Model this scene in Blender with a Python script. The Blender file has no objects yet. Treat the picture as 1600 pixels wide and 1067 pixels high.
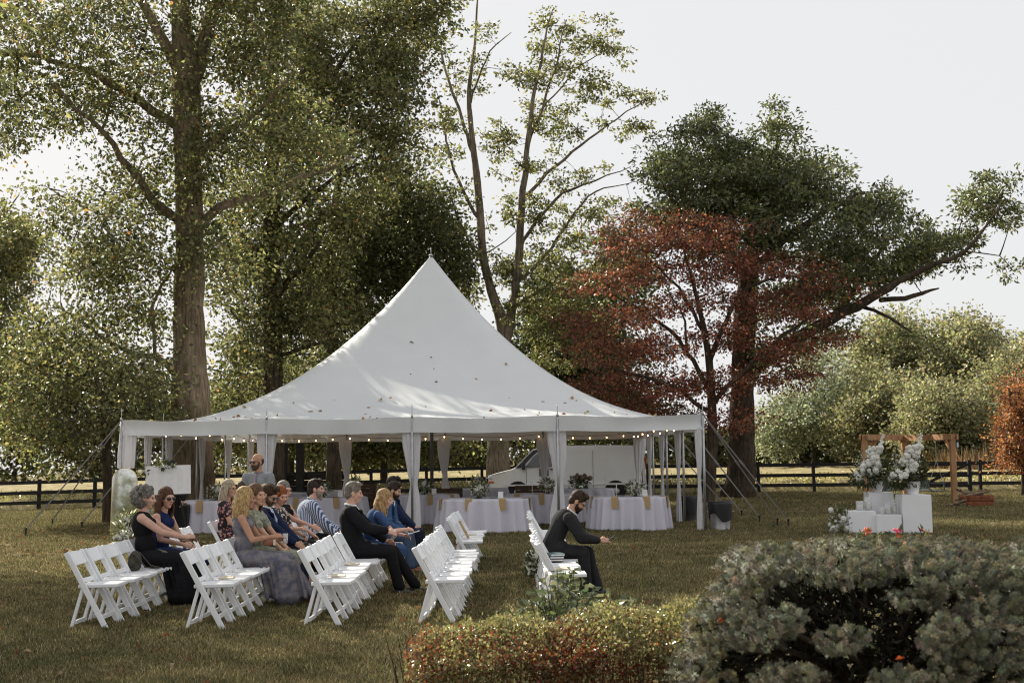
import bpy, bmesh, math, random
import numpy as np
from mathutils import Vector, Matrix, Euler

# ------------------------------------------------------------------ camera, sky, sun, exposure
sc = bpy.context.scene
COL = sc.collection
R = math.radians
CAM_H, FPX, PITCH, ROLL = 1.70, 1880.0, math.atan(180.5/1880.0), R(-0.6)
cam = bpy.data.cameras.new('camera'); camo = bpy.data.objects.new('camera', cam); COL.objects.link(camo)
cam.sensor_width = 36.0; cam.lens = FPX/1600*36.0; cam.clip_start = 0.1; cam.clip_end = 3000
camo.location = (0, 0, CAM_H)
CR = Matrix.Rotation(R(90)+PITCH, 3, 'X') @ Matrix.Rotation(ROLL, 3, 'Z')
camo.rotation_euler = CR.to_euler()
cam.dof.use_dof = True; cam.dof.focus_distance = 14.8; cam.dof.aperture_fstop = 4.5
sc.camera = camo

SUN_EL = 32.0
SUN = Vector((-0.60, 0.80, 0.0)).normalized()*math.cos(R(SUN_EL)) + Vector((0, 0, math.sin(R(SUN_EL))))
world = bpy.data.worlds.new('World'); sc.world = world; world.use_nodes = True
wn = world.node_tree; bg = wn.nodes['Background']
sky = wn.nodes.new('ShaderNodeTexSky'); sky.sky_type = 'NISHITA'; sky.sun_disc = False
sky.sun_elevation = R(SUN_EL); sky.sun_rotation = math.atan2(SUN.x, SUN.y)
sky.air_density = 1.0; sky.dust_density = 3.0; sky.altitude = 100
veil = wn.nodes.new('ShaderNodeMix'); veil.data_type = 'RGBA'     # thin bright high cloud over the whole sky
veil.inputs[0].default_value = 0.94
veil.inputs[7].default_value = (6.85, 6.85, 6.88, 1)
wn.links.new(sky.outputs[0], veil.inputs[6]); wn.links.new(veil.outputs[2], bg.inputs[0])
bg.inputs[1].default_value = 0.075
sun = bpy.data.lights.new('sun', 'SUN'); sun.energy = 5.0; sun.angle = R(0.6); sun.color = (1.0, 0.92, 0.78)
suno = bpy.data.objects.new('sun', sun); COL.objects.link(suno)
suno.rotation_euler = SUN.to_track_quat('Z', 'Y').to_euler(); suno.location = SUN*60
sc.view_settings.view_transform = 'Standard'; sc.view_settings.look = 'None'
sc.view_settings.exposure = 0.75; sc.view_settings.gamma = 1.0
sc.render.engine = 'CYCLES'
sc.cycles.max_bounces = 5; sc.cycles.transparent_max_bounces = 6; sc.cycles.diffuse_bounces = 3
sc.cycles.filter_width = 1.1
sc.render.resolution_x = 1024; sc.render.resolution_y = 682

# ------------------------------------------------------------------ helpers
def sstep(a, b, x):
    t = min(1, max(0, (x-a)/(b-a))); return t*t*(3-2*t)
def gz(x, y):
    """height of the ground: flat lawn that falls gently away to the left behind the tent"""
    return 0.022*min(x+2, 0)*sstep(30, 50, y)
def ray(px, py):
    return CR @ Vector(((px-800)/FPX, -(py-533.5)/FPX, -1))
def W(px, py, Y):
    """point on the ray through photo pixel (px,py) at depth Y"""
    d = ray(px, py); t = Y/d.y
    return Vector((d.x*t, Y, CAM_H + d.z*t))
def G(px, py):
    """ground point under a photo pixel"""
    d = ray(px, py); t = CAM_H/(-d.z)
    for _ in range(6):
        t = (CAM_H-gz(d.x*t, d.y*t))/(-d.z)
    return Vector((d.x*t, d.y*t, gz(d.x*t, d.y*t)))
def PX(Y):
    return FPX/Y     # pixels per metre at depth Y
def link(o, parent=None):
    COL.objects.link(o)
    if parent is not None: o.parent = parent
    return o
def tag(o, label=None, cat=None, group=None, kind=None):
    if label: o['label'] = label
    if cat: o['category'] = cat
    if group: o['group'] = group
    if kind: o['kind'] = kind
    return o
def empty(name, loc, label, cat, group=None, rz=0):
    o = bpy.data.objects.new(name, None); COL.objects.link(o)
    o.empty_display_size = .1
    o.location = loc; o.rotation_euler = (0, 0, rz)
    return tag(o, label, cat, group)
def npmesh(name, V, F, mat=None, smooth=False, col=None):
    """V (n,3), F (m,k) uniform polygons -> mesh; col (n,3) optional point colours"""
    V = np.asarray(V, np.float32); F = np.asarray(F, np.int32)
    me = bpy.data.meshes.new(name)
    n, k = F.shape
    me.vertices.add(len(V)); me.vertices.foreach_set('co', V.ravel())
    me.loops.add(n*k); me.loops.foreach_set('vertex_index', F.ravel())
    me.polygons.add(n); me.polygons.foreach_set('loop_start', np.arange(0, n*k, k, dtype=np.int32))
    if smooth: me.polygons.foreach_set('use_smooth', np.ones(n, bool))
    me.update(calc_edges=True)
    if col is not None:
        a = me.color_attributes.new('Col', 'FLOAT_COLOR', 'POINT')
        c = np.ones((len(V), 4), np.float32); c[:, :3] = col
        a.data.foreach_set('color', c.ravel())
    if mat is not None: me.materials.append(mat)
    return me
def obj(name, me, parent=None, loc=None):
    o = bpy.data.objects.new(name, me); link(o, parent)
    if loc is not None: o.location = loc
    return o
class MB:
    """collects simple shapes into one mesh"""
    def __init__(s): s.v = []; s.f = []
    def add(s, vs, fs):
        b = len(s.v); s.v += [tuple(v) for v in vs]; s.f += [tuple(i+b for i in f) for f in fs]
    def box(s, c, h, rot=None):
        vs = [Vector((x*h[0], y*h[1], z*h[2])) for x in (-1, 1) for y in (-1, 1) for z in (-1, 1)]
        if rot is not None: vs = [rot @ v for v in vs]
        c = Vector(c); s.add([c+v for v in vs], [(0,1,3,2),(4,6,7,5),(0,4,5,1),(2,3,7,6),(0,2,6,4),(1,5,7,3)])
    def bar(s, a, b, w, h, up=(0,0,1)):
        """box from a to b, width w (sideways), height h (along up)"""
        a = Vector(a); b = Vector(b); d = (b-a); L = d.length; d.normalize()
        sd = d.cross(Vector(up))
        if sd.length < 1e-4: sd = d.cross(Vector((1,0,0)))
        sd.normalize(); u = sd.cross(d)
        m = Matrix((d, sd, u)).transposed()
        s.box((a+b)/2, (L/2, w/2, h/2), m)
    def tube(s, pts, rad, n=8, cap=True):
        pts = [Vector(p) for p in pts]
        if not hasattr(rad, '__len__'): rad = [rad]*len(pts)
        ref = Vector((0.3, 0.2, 1)).normalized(); b0 = len(s.v); prev = None
        for i, p in enumerate(pts):
            t = (pts[min(i+1, len(pts)-1)]-pts[max(i-1, 0)])
            if t.length < 1e-9: t = Vector((0,0,1))
            t.normalize()
            if prev is None:
                u = t.cross(ref)
                if u.length < 1e-3: u = t.cross(Vector((1,0,0)))
            else:
                u = prev - t*prev.dot(t)
            u.normalize(); prev = u; w = t.cross(u)
            for j in range(n):
                a = 2*math.pi*j/n
                s.v.append(tuple(p + (u*math.cos(a)+w*math.sin(a))*rad[i]))
        for i in range(len(pts)-1):
            for j in range(n):
                k = (j+1) % n
                s.f.append((b0+i*n+j, b0+i*n+k, b0+(i+1)*n+k, b0+(i+1)*n+j))
        if cap:
            s.f.append(tuple(b0+j for j in range(n))[::-1])
            s.f.append(tuple(b0+(len(pts)-1)*n+j for j in range(n)))
    def lathe(s, prof, n=20, c=(0,0,0), close=True):
        b0 = len(s.v)
        for r, z in prof:
            for j in range(n):
                a = 2*math.pi*j/n; s.v.append((c[0]+r*math.cos(a), c[1]+r*math.sin(a), c[2]+z))
        for i in range(len(prof)-1):
            for j in range(n):
                k = (j+1) % n
                s.f.append((b0+i*n+j, b0+i*n+k, b0+(i+1)*n+k, b0+(i+1)*n+j))
        if close:
            s.f.append(tuple(b0+j for j in range(n))[::-1])
            s.f.append(tuple(b0+(len(prof)-1)*n+j for j in range(n)))
    def ball(s, c, r, n=8, m=6, rot=None):
        if not hasattr(r, '__len__'): r = (r, r, r)
        b0 = len(s.v); c = Vector(c)
        def P(v):
            v = Vector(v)
            return tuple(c + (rot @ v if rot is not None else v))
        s.v.append(P((0, 0, -r[2])))
        for i in range(1, m):
            t = -math.pi/2 + math.pi*i/m
            for j in range(n):
                a = 2*math.pi*j/n
                s.v.append(P((r[0]*math.cos(t)*math.cos(a), r[1]*math.cos(t)*math.sin(a), r[2]*math.sin(t))))
        s.v.append(P((0, 0, r[2]))); e = len(s.v)-1
        for j in range(n):
            k = (j+1) % n
            s.f.append((b0, b0+1+k, b0+1+j)); s.f.append((e, e-n+j, e-n+k))
            for i in range(m-2):
                q = b0+1+i*n
                s.f.append((q+j, q+k, q+n+k, q+n+j))
    def mesh(s, name, mat=None, smooth=False):
        me = bpy.data.meshes.new(name); me.from_pydata(s.v, [], s.f); me.update()
        if smooth: me.polygons.foreach_set('use_smooth', np.ones(len(me.polygons), bool))
        if mat is not None: me.materials.append(mat)
        return me
    def build(s, name, mat=None, parent=None, smooth=False, bevel=0):
        o = obj(name, s.mesh(name, mat, smooth), parent)
        if bevel:
            m = o.modifiers.new('bevel', 'BEVEL'); m.width = bevel; m.segments = 2; m.limit_method = 'ANGLE'
        return o
def copy_tree(o, parent=None):
    c = o.copy(); COL.objects.link(c)
    if parent is not None: c.parent = parent
    for ch in list(o.children): copy_tree(ch, c)
    return c

# ------------------------------------------------------------------ materials
def nodes(name):
    m = bpy.data.materials.new(name); m.use_nodes = True
    return m, m.node_tree, m.node_tree.nodes['Principled BSDF']
def rgba(c): return (c[0], c[1], c[2], 1)
def mat(name, c, rough=.6, var=.12, scale=8., bump=0., bscale=40., spec=.4, metal=0., stretch=None, c2=None, trans=0.):
    m, t, p = nodes(name); N = t.nodes; L = t.links
    p.inputs['Roughness'].default_value = rough; p.inputs['Metallic'].default_value = metal
    p.inputs['Specular IOR Level'].default_value = spec
    tc = N.new('ShaderNodeTexCoord'); mp = N.new('ShaderNodeMapping'); L.new(tc.outputs['Object'], mp.inputs[0])
    if stretch: mp.inputs['Scale'].default_value = stretch
    nz = N.new('ShaderNodeTexNoise'); nz.inputs['Scale'].default_value = scale; nz.inputs['Detail'].default_value = 5
    L.new(mp.outputs[0], nz.inputs[0])
    mx = N.new('ShaderNodeMix'); mx.data_type = 'RGBA'
    cr = N.new('ShaderNodeMapRange'); cr.inputs[1].default_value = .3; cr.inputs[2].default_value = .7
    L.new(nz.outputs[0], cr.inputs[0]); L.new(cr.outputs[0], mx.inputs[0])
    a = tuple(x*(1-var) for x in c); b = c2 if c2 else tuple(min(1, x*(1+var)) for x in c)
    mx.inputs[6].default_value = rgba(a); mx.inputs[7].default_value = rgba(b)
    L.new(mx.outputs[2], p.inputs['Base Color'])
    if bump:
        n2 = N.new('ShaderNodeTexNoise'); n2.inputs['Scale'].default_value = bscale; n2.inputs['Detail'].default_value = 6
        L.new(mp.outputs[0], n2.inputs[0])
        bp = N.new('ShaderNodeBump'); bp.inputs['Strength'].default_value = bump; bp.inputs['Distance'].default_value = .02
        L.new(n2.outputs[0], bp.inputs['Height']); L.new(bp.outputs[0], p.inputs['Normal'])
    if trans:
        out = N['Material Output']; tr = N.new('ShaderNodeBsdfTranslucent'); ms = N.new('ShaderNodeMixShader')
        L.new(mx.outputs[2], tr.inputs[0]); ms.inputs[0].default_value = trans
        L.new(p.outputs[0], ms.inputs[1]); L.new(tr.outputs[0], ms.inputs[2]); L.new(ms.outputs[0], out.inputs[0])
    return m
def leafmat(name, rough=.5, trans=.45, spec=.35, boost=1.5):
    m, t, p = nodes(name); N = t.nodes; L = t.links
    at = N.new('ShaderNodeVertexColor'); at.layer_name = 'Col'
    L.new(at.outputs[0], p.inputs['Base Color'])
    p.inputs['Roughness'].default_value = rough; p.inputs['Specular IOR Level'].default_value = spec
    tr = N.new('ShaderNodeBsdfTranslucent'); ms = N.new('ShaderNodeMixShader')
    bc = N.new('ShaderNodeMix'); bc.data_type = 'RGBA'; bc.blend_type = 'MULTIPLY'; bc.inputs[0].default_value = 1
    bc.inputs[7].default_value = (boost*.97, boost, boost*.78, 1)
    L.new(at.outputs[0], bc.inputs[6]); L.new(bc.outputs[2], tr.inputs[0])
    ms.inputs[0].default_value = trans
    L.new(p.outputs[0], ms.inputs[1]); L.new(tr.outputs[0], ms.inputs[2]); L.new(ms.outputs[0], N['Material Output'].inputs[0])
    return m
def barkmat(name, c, scale=1.):
    m, t, p = nodes(name); N = t.nodes; L = t.links
    tc = N.new('ShaderNodeTexCoord'); mp = N.new('ShaderNodeMapping'); L.new(tc.outputs['Object'], mp.inputs[0])
    mp.inputs['Scale'].default_value = (1, 1, .14)
    v = N.new('ShaderNodeTexNoise'); v.inputs['Scale'].default_value = 13*scale; v.inputs['Detail'].default_value = 8; v.inputs['Roughness'].default_value = .7
    L.new(mp.outputs[0], v.inputs[0])
    r = N.new('ShaderNodeValToRGB'); L.new(v.outputs[0], r.inputs[0])
    r.color_ramp.elements[0].position = .36; r.color_ramp.elements[0].color = rgba([x*.35 for x in c])
    r.color_ramp.elements[1].position = .62; r.color_ramp.elements[1].color = rgba(c)
    n2 = N.new('ShaderNodeTexNoise'); n2.inputs['Scale'].default_value = 1.3; L.new(tc.outputs['Object'], n2.inputs[0])
    mx = N.new('ShaderNodeMix'); mx.data_type = 'RGBA'; mx.blend_type = 'MULTIPLY'; mx.inputs[0].default_value = .8
    r2 = N.new('ShaderNodeValToRGB'); r2.color_ramp.elements[0].color = (.6, .62, .5, 1); r2.color_ramp.elements[1].color = (1.25, 1.2, 1.15, 1)
    r2.color_ramp.elements[0].position = .35; r2.color_ramp.elements[1].position = .65
    L.new(n2.outputs[0], r2.inputs[0]); L.new(r.outputs[0], mx.inputs[6]); L.new(r2.outputs[0], mx.inputs[7])
    L.new(mx.outputs[2], p.inputs['Base Color']); p.inputs['Roughness'].default_value = .95
    p.inputs['Specular IOR Level'].default_value = .1
    bp = N.new('ShaderNodeBump'); bp.inputs['Strength'].default_value = 1.; bp.inputs['Distance'].default_value = .06
    L.new(v.outputs[0], bp.inputs['Height']); L.new(bp.outputs[0], p.inputs['Normal'])
    return m
M = {}
M['bark'] = barkmat('grey_bark', (.29, .225, .17)); M['darkbark'] = barkmat('dark_bark', (.12, .095, .075))
M['leaf'] = leafmat('leaf', .42, .46, .45, 1.7); M['needle'] = leafmat('needle', .6, .15, .3, 1.0); M['blade'] = leafmat('grass_blade', .7, .35, .15, 1.3)
M['gloss'] = leafmat('gloss_leaf', .3, .38, .6, 1.7); M['dry'] = leafmat('dry_leaf', .7, .3, .2, 1.2)
M['palebark'] = barkmat('pale_bark', (.30, .25, .20))
M['petal'] = leafmat('petal', .7, .3, .2, 1.0)
def patchy(m, lo, hi):
    """real patches of drier and greener turf, by place on the ground"""
    N = m.node_tree.nodes; L = m.node_tree.links; p = N['Principled BSDF']
    ge = N.new('ShaderNodeNewGeometry'); a = N.new('ShaderNodeTexNoise'); a.inputs['Scale'].default_value = .9; a.inputs['Detail'].default_value = 6; a.inputs['Roughness'].default_value = .62
    L.new(ge.outputs['Position'], a.inputs[0])
    r = N.new('ShaderNodeValToRGB'); L.new(a.outputs[0], r.inputs[0])
    r.color_ramp.elements[0].position = .36; r.color_ramp.elements[0].color = rgba(lo); r.color_ramp.elements[1].position = .66; r.color_ramp.elements[1].color = rgba(hi)
    mx = N.new('ShaderNodeMix'); mx.data_type = 'RGBA'; mx.blend_type = 'MULTIPLY'; mx.inputs[0].default_value = 1
    src = p.inputs['Base Color'].links[0].from_socket; L.new(src, mx.inputs[6]); L.new(r.outputs[0], mx.inputs[7]); L.new(mx.outputs[2], p.inputs['Base Color'])
patchy(M['blade'], (.62, .72, .60), (1.45, 1.28, 1.22))
M['canvas'] = mat('canvas', (.70, .72, .735), .55, .02, 1.5, .04, 3., .3, trans=.16)
M['drape'] = mat('drape', (.80, .79, .81), .85, .02, 3, .1, 60, .15, trans=.25)
M['linen'] = mat('linen', (.60, .585, .65), .9, .03, 3, .08, 60, .1)
M['chair'] = mat('chair_resin', (.78, .79, .81), .42, .03, 6, .02, 30, .45)
M['steel'] = mat('galvanised', (.42, .42, .43), .4, .15, 14, .05, 40, .5, .8)
M['strap'] = mat('strap', (.23, .22, .22), .8, .15, 30)
M['black'] = mat('black_paint', (.018, .017, .016), .65, .25, 6, .25, 30, .25)
M['blackplastic'] = mat('black_plastic', (.015, .015, .016), .45, .1, 10)
M['wood'] = mat('cedar', (.36, .20, .10), .75, .25, 5, .25, 30, .25, stretch=(1, 1, .3))
M['darkwood'] = mat('dark_wood', (.10, .06, .038), .75, .25, 7, .25, 40, .25)
M['kraft'] = mat('kraft', (.44, .30, .155), .85, .08, 12, .08, 60, .15)
M['white'] = mat('white_paint', (.80, .80, .82), .5, .02, 4, .03, 20, .35)
M['paper'] = mat('paper', (.78, .77, .76), .8, .03, 20)
M['glass'] = None
def glassmat(name, c=(1, 1, 1), rough=.02):
    m, t, p = nodes(name); p.inputs['Base Color'].default_value = rgba(c)
    p.inputs['Transmission Weight'].default_value = 1; p.inputs['Roughness'].default_value = rough; p.inputs['IOR'].default_value = 1.45
    return m
M['glass'] = glassmat('clear_glass')
# ------------------------------------------------------------------ ground, field, grass
def lawnmat():
    m, t, p = nodes('lawn'); N = t.nodes; L = t.links
    tc = N.new('ShaderNodeTexCoord')
    def noise(s, d=6):
        n = N.new('ShaderNodeTexNoise'); n.inputs['Scale'].default_value = s; n.inputs['Detail'].default_value = d
        n.inputs['Roughness'].default_value = .65; L.new(tc.outputs['Object'], n.inputs[0]); return n
    a, b, c = noise(.35), noise(4.0), noise(28.)
    ad = N.new('ShaderNodeMath'); ad.operation = 'MULTIPLY_ADD'; ad.inputs[1].default_value = .45
    L.new(a.outputs[0], ad.inputs[0]); 
    m2 = N.new('ShaderNodeMath'); m2.operation = 'MULTIPLY_ADD'; m2.inputs[1].default_value = .3; L.new(b.outputs[0], m2.inputs[0])
    m3 = N.new('ShaderNodeMath'); m3.operation = 'MULTIPLY'; m3.inputs[1].default_value = .25; L.new(c.outputs[0], m3.inputs[0])
    L.new(m3.outputs[0], m2.inputs[2]); L.new(m2.outputs[0], ad.inputs[2])
    r = N.new('ShaderNodeValToRGB'); L.new(ad.outputs[0], r.inputs[0])
    e = r.color_ramp.elements; e[0].position = .36; e[0].color = (.095, .082, .044, 1)
    e[1].position = .64; e[1].color = (.27, .215, .125, 1)
    k = e.new(.5); k.color = (.165, .138, .076, 1)
    L.new(r.outputs[0], p.inputs['Base Color']); p.inputs['Roughness'].default_value = .95; p.inputs['Specular IOR Level'].default_value = .05
    bp = N.new('ShaderNodeBump'); bp.inputs['Strength'].default_value = .7; bp.inputs['Distance'].default_value = .04
    L.new(c.outputs[0], bp.inputs['Height']); L.new(bp.outputs[0], p.inputs['Normal'])
    return m
xs = np.unique(np.concatenate([np.linspace(-40, 40, 81), np.linspace(-900, -40, 24), np.linspace(40, 900, 24)]))
ys = np.unique(np.concatenate([np.linspace(-20, 64, 85), np.linspace(64, 1800, 40), [-200, -60]]))
V = np.array([(x, y, gz(x, y)) for y in ys for x in xs]); nx = len(xs)
F = np.array([(j*nx+i, j*nx+i+1, (j+1)*nx+i+1, (j+1)*nx+i) for j in range(len(ys)-1) for i in range(nx-1)])
tag(obj('lawn', npmesh('lawn', V, F, lawnmat(), True)), 'wide mown lawn of dry olive grass under tent and chairs', None, None, 'structure')

# crop field beyond the fence
rng = np.random.default_rng(5)
fx = np.linspace(-120, 120, 160); fy = np.concatenate([np.linspace(55, 80, 34), np.linspace(81, 122, 30)])
def fz(x, y): return gz(x, y) + .42 + .004*(y-55) + rng.normal(0, .07)
V = []
for y in fy:
    for x in fx:
        V.append((x+rng.normal(0, .2), y, fz(x, y) if y > 55.5 else gz(x, y)-.05))
nx = len(fx)
F = [(j*nx+i, j*nx+i+1, (j+1)*nx+i+1, (j+1)*nx+i) for j in range(len(fy)-1) for i in range(nx-1)]
M['crop'] = mat('crop', (.26, .22, .11), .95, .35, 1.4, .8, 6, .05, c2=(.36, .30, .16))
tag(obj('crop_field', npmesh('crop_field', V, F, M['crop'])), 'yellowing crop field beyond the black fence', None, None, 'structure')
def leafquads(P, Nrm, size, rng, aspect=.62, fold=.18, droop=None):
    """P (n,3) leaf bases, Nrm (n,3) leaf long-axis directions; returns rhombic folded leaves (2 tris each)"""
    n = len(P)
    d = Nrm/np.maximum(np.linalg.norm(Nrm, axis=1, keepdims=True), 1e-6)
    r = rng.normal(size=(n, 3)); s = np.cross(d, r); s /= np.maximum(np.linalg.norm(s, axis=1, keepdims=True), 1e-6)
    u = np.cross(s, d)
    L = size[:, None]
    a = P; c = P + d*L; m = P + d*L*.45
    b = m + s*L*aspect*.5 + u*L*fold; e = m - s*L*aspect*.5 + u*L*fold
    V = np.stack([a, b, c, e], 1).reshape(-1, 3)
    i = np.arange(n)*4
    F = np.concatenate([np.stack([i, i+1, i+2], 1), np.stack([i, i+2, i+3], 1)], 0)
    return V, F
def pick(rng, pal, n, jit=.18):
    w = np.array([p[1] for p in pal], float); w /= w.sum()
    c = np.array([p[0] for p in pal])[rng.choice(len(pal), n, p=w)]
    return np.clip(c*rng.normal(1, jit, (n, 1))*rng.normal(1, .06, (n, 3)), .004, .95)
# crop leaves, a ragged edge of plants along the fence side
n = 26000
P = np.stack([rng.uniform(-30, 34, n), 55 + rng.exponential(4, n), np.zeros(n)], 1)
P[:, 2] = [gz(x, y)+.1 for x, y in P[:, :2]]; P[:, 2] += rng.uniform(.0, .55, n)
V, F = leafquads(P, rng.normal(size=(n, 3))+[0, 0, .3], rng.uniform(.1, .2, n), rng)
pal = [((.28, .24, .11), 4), ((.20, .185, .085), 3), ((.38, .32, .19), 2), ((.13, .12, .055), 3)]
o = obj('crop_plants', npmesh('crop_plants', V, F, M['leaf'], col=np.repeat(pick(rng, pal, n), 4, 0)))
tag(o, 'leafy yellow green crop plants along the far side of the fence', 'crop', None, 'stuff')

# grass: tufts scattered with geometry nodes
def blades(n, rad, hmin, hmax, seed):
    g = np.random.default_rng(seed)
    a = g.uniform(0, 6.28, n); r = rad*np.sqrt(g.uniform(0, 1, n))
    P = np.stack([r*np.cos(a), r*np.sin(a), np.zeros(n)-.004], 1)
    h = g.uniform(hmin, hmax, n); la = g.uniform(0, 6.28, n); ln = g.uniform(.2, 1.1, n)*h
    T = P + np.stack([ln*np.cos(la), ln*np.sin(la), h], 1)
    Mi = P*.5+T*.5 + np.array([0, 0, 1])*(h*.12)[:, None]
    w = g.uniform(.003, .006, n)[:, None]; sd = np.stack([-np.sin(la), np.cos(la), np.zeros(n)], 1)*w
    V = np.stack([P-sd, P+sd, Mi+sd*.8, T, Mi-sd*.8], 1).reshape(-1, 3); i = np.arange(n)*5
    F = np.concatenate([np.stack([i, i+1, i+2], 1), np.stack([i, i+2, i+4], 1), np.stack([i+4, i+2, i+3], 1)])
    pal = [((.142, .130, .068), 4), ((.085, .082, .042), 4), ((.25, .21, .125), 3), ((.40, .33, .21), 1.4)]
    return V, F, np.repeat(pick(g, pal, n, .3), 5, 0)
V, F, C = blades(110, .17, .018, .060, 3)
tuft = bpy.data.objects.new('grass_tuft', npmesh('grass_tuft', V, F, M['blade'], col=C))
n1, n2 = 30000, 17000; n = n1+n2
yy = np.concatenate([1/(rng.uniform(1/36., 1/7.0, n1)), rng.uniform(24, 52.5, n2)]); xx = rng.uniform(-.47, .47, n)*(yy+2)
tsc = np.where(yy > 24, 1+(yy-24)/20*.9, 1.).astype(np.float32)
keep = np.ones(n, bool)
P = np.stack([xx, yy, np.array([gz(a, b) for a, b in zip(xx, yy)])], 1)
gm = bpy.data.meshes.new('grass'); gm.vertices.add(n); gm.vertices.foreach_set('co', P.astype(np.float32).ravel()); gm.update()
ta = gm.attributes.new('tuft_size', 'FLOAT', 'POINT'); ta.data.foreach_set('value', tsc)
go = obj('grass', gm); tag(go, 'short dry grass blades of the lawn', 'grass', None, 'stuff')
ng = bpy.data.node_groups.new('grass_scatter', 'GeometryNodeTree')
ng.interface.new_socket('Geometry', in_out='INPUT', socket_type='NodeSocketGeometry')
ng.interface.new_socket('Geometry', in_out='OUTPUT', socket_type='NodeSocketGeometry')
gi = ng.nodes.new('NodeGroupInput'); gout = ng.nodes.new('NodeGroupOutput')
ip = ng.nodes.new('GeometryNodeInstanceOnPoints'); oi = ng.nodes.new('GeometryNodeObjectInfo'); oi.inputs['Object'].default_value = tuft
oi.inputs['As Instance'].default_value = True
rv = ng.nodes.new('FunctionNodeRandomValue'); rv.data_type = 'FLOAT_VECTOR'
rv.inputs[0].default_value = (-.08, -.08, 0); rv.inputs[1].default_value = (.08, .08, 6.28)
rs = ng.nodes.new('FunctionNodeRandomValue'); rs.data_type = 'FLOAT'; rs.inputs[2].default_value = .7; rs.inputs[3].default_value = 1.35
L = ng.links
L.new(gi.outputs[0], ip.inputs['Points']); L.new(oi.outputs['Geometry'], ip.inputs['Instance'])
L.new(rv.outputs[0], ip.inputs['Rotation']); na = ng.nodes.new('GeometryNodeInputNamedAttribute'); na.data_type = 'FLOAT'; na.inputs['Name'].default_value = 'tuft_size'
mu = ng.nodes.new('ShaderNodeMath'); mu.operation = 'MULTIPLY'; L.new(rs.outputs[1], mu.inputs[0]); L.new(na.outputs[0], mu.inputs[1]); L.new(mu.outputs[0], ip.inputs['Scale']); L.new(ip.outputs[0], gout.inputs[0])
md = go.modifiers.new('scatter', 'NODES'); md.node_group = ng

# fallen leaves on the lawn
n = 3400
yy = np.concatenate([1/(rng.uniform(1/44., 1/8.5, 1900)), rng.uniform(22, 52, 1500)]); xx = rng.uniform(-.46, .46, n)*yy
xx = np.where((np.arange(n) >= 1900) & (xx > -4), xx*.5-10, xx)
k = rng.uniform(0, 1, n) < np.where(xx < -3, 1., .55); xx, yy = xx[k], yy[k]; n = len(xx)
P = np.stack([xx, yy, np.array([gz(a, b) for a, b in zip(xx, yy)])+rng.uniform(.02, .05, n)], 1)
a = rng.uniform(0, 6.28, n)
V, F = leafquads(P, np.stack([np.cos(a), np.sin(a), rng.normal(0, .25, n)], 1), rng.uniform(.035, .095, n)*np.where(yy > 22, 1.5, 1), rng, .8, .25)
pal = [((.22, .10, .05), 4), ((.28, .18, .09), 4), ((.34, .27, .17), 3), ((.26, .09, .04), .6), ((.14, .08, .05), 3)]
tag(obj('fallen_leaves', npmesh('fallen_leaves', V, F, M['dry'], col=np.repeat(pick(rng, pal, n), 4, 0))),
    'scattered brown and orange fallen leaves lying on the grass', 'leaves', None, 'stuff')
# ------------------------------------------------------------------ trees
GREEN = [((.100, .104, .046), 4), ((.066, .071, .031), 3), ((.155, .152, .068), 3), ((.23, .20, .09), .9), ((.33, .17, .06), .08)]
DKGREEN = [((.066, .075, .032), 4), ((.045, .054, .023), 4), ((.105, .112, .046), 2), ((.15, .14, .06), .5)]
SPARSE = [((.115, .116, .048), 4), ((.080, .083, .034), 3.5), ((.18, .17, .075), 2)]
RED = [((.138, .046, .032), 4), ((.20, .072, .045), 3), ((.080, .029, .022), 3), ((.28, .12, .06), .8), ((.078, .073, .036), 1.5)]
PALE = [((.165, .165, .092), 4), ((.128, .130, .072), 3), ((.225, .215, .125), 2), ((.21, .175, .10), 1.6)]  # far foliage: distance haze is put into the leaf colour by lightening it
ORANGE = [((.23, .090, .045), 4), ((.17, .062, .035), 3), ((.32, .17, .07), 2), ((.12, .09, .04), 1.5)]
def polyline(pts, Y, seed, drift=1.0):
    """pixel polyline [(px,py,r)] at depth Y with slow sideways depth drift -> [(Vector, r)]"""
    g = random.Random(seed); dd = 0; k = g.uniform(-1, 1)*drift; out = []
    for i, p in enumerate(pts):
        if i: dd += k*.5 + g.uniform(-.15, .15)*drift
        out.append((W(p[0], p[1], Y+dd), p[2]))
    return out
def resample(pl, step):
    """Catmull-Rom smoothing of a (Vector, r) polyline"""
    n = len(pl); out = []
    for i in range(n-1):
        p0, p1, p2, p3 = [pl[min(max(i+k, 0), n-1)] for k in (-1, 0, 1, 2)]
        m = max(1, int((p2[0]-p1[0]).length/step))
        for q in range(m):
            t = q/m
            v = .5*((2*p1[0]) + (p2[0]-p0[0])*t + (2*p0[0]-5*p1[0]+4*p2[0]-p3[0])*t*t + (3*p1[0]-p0[0]-3*p2[0]+p3[0])*t**3)
            out.append((v, p1[1]*(1-t)+p2[1]*t))
    out.append(pl[-1]); return out
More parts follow.
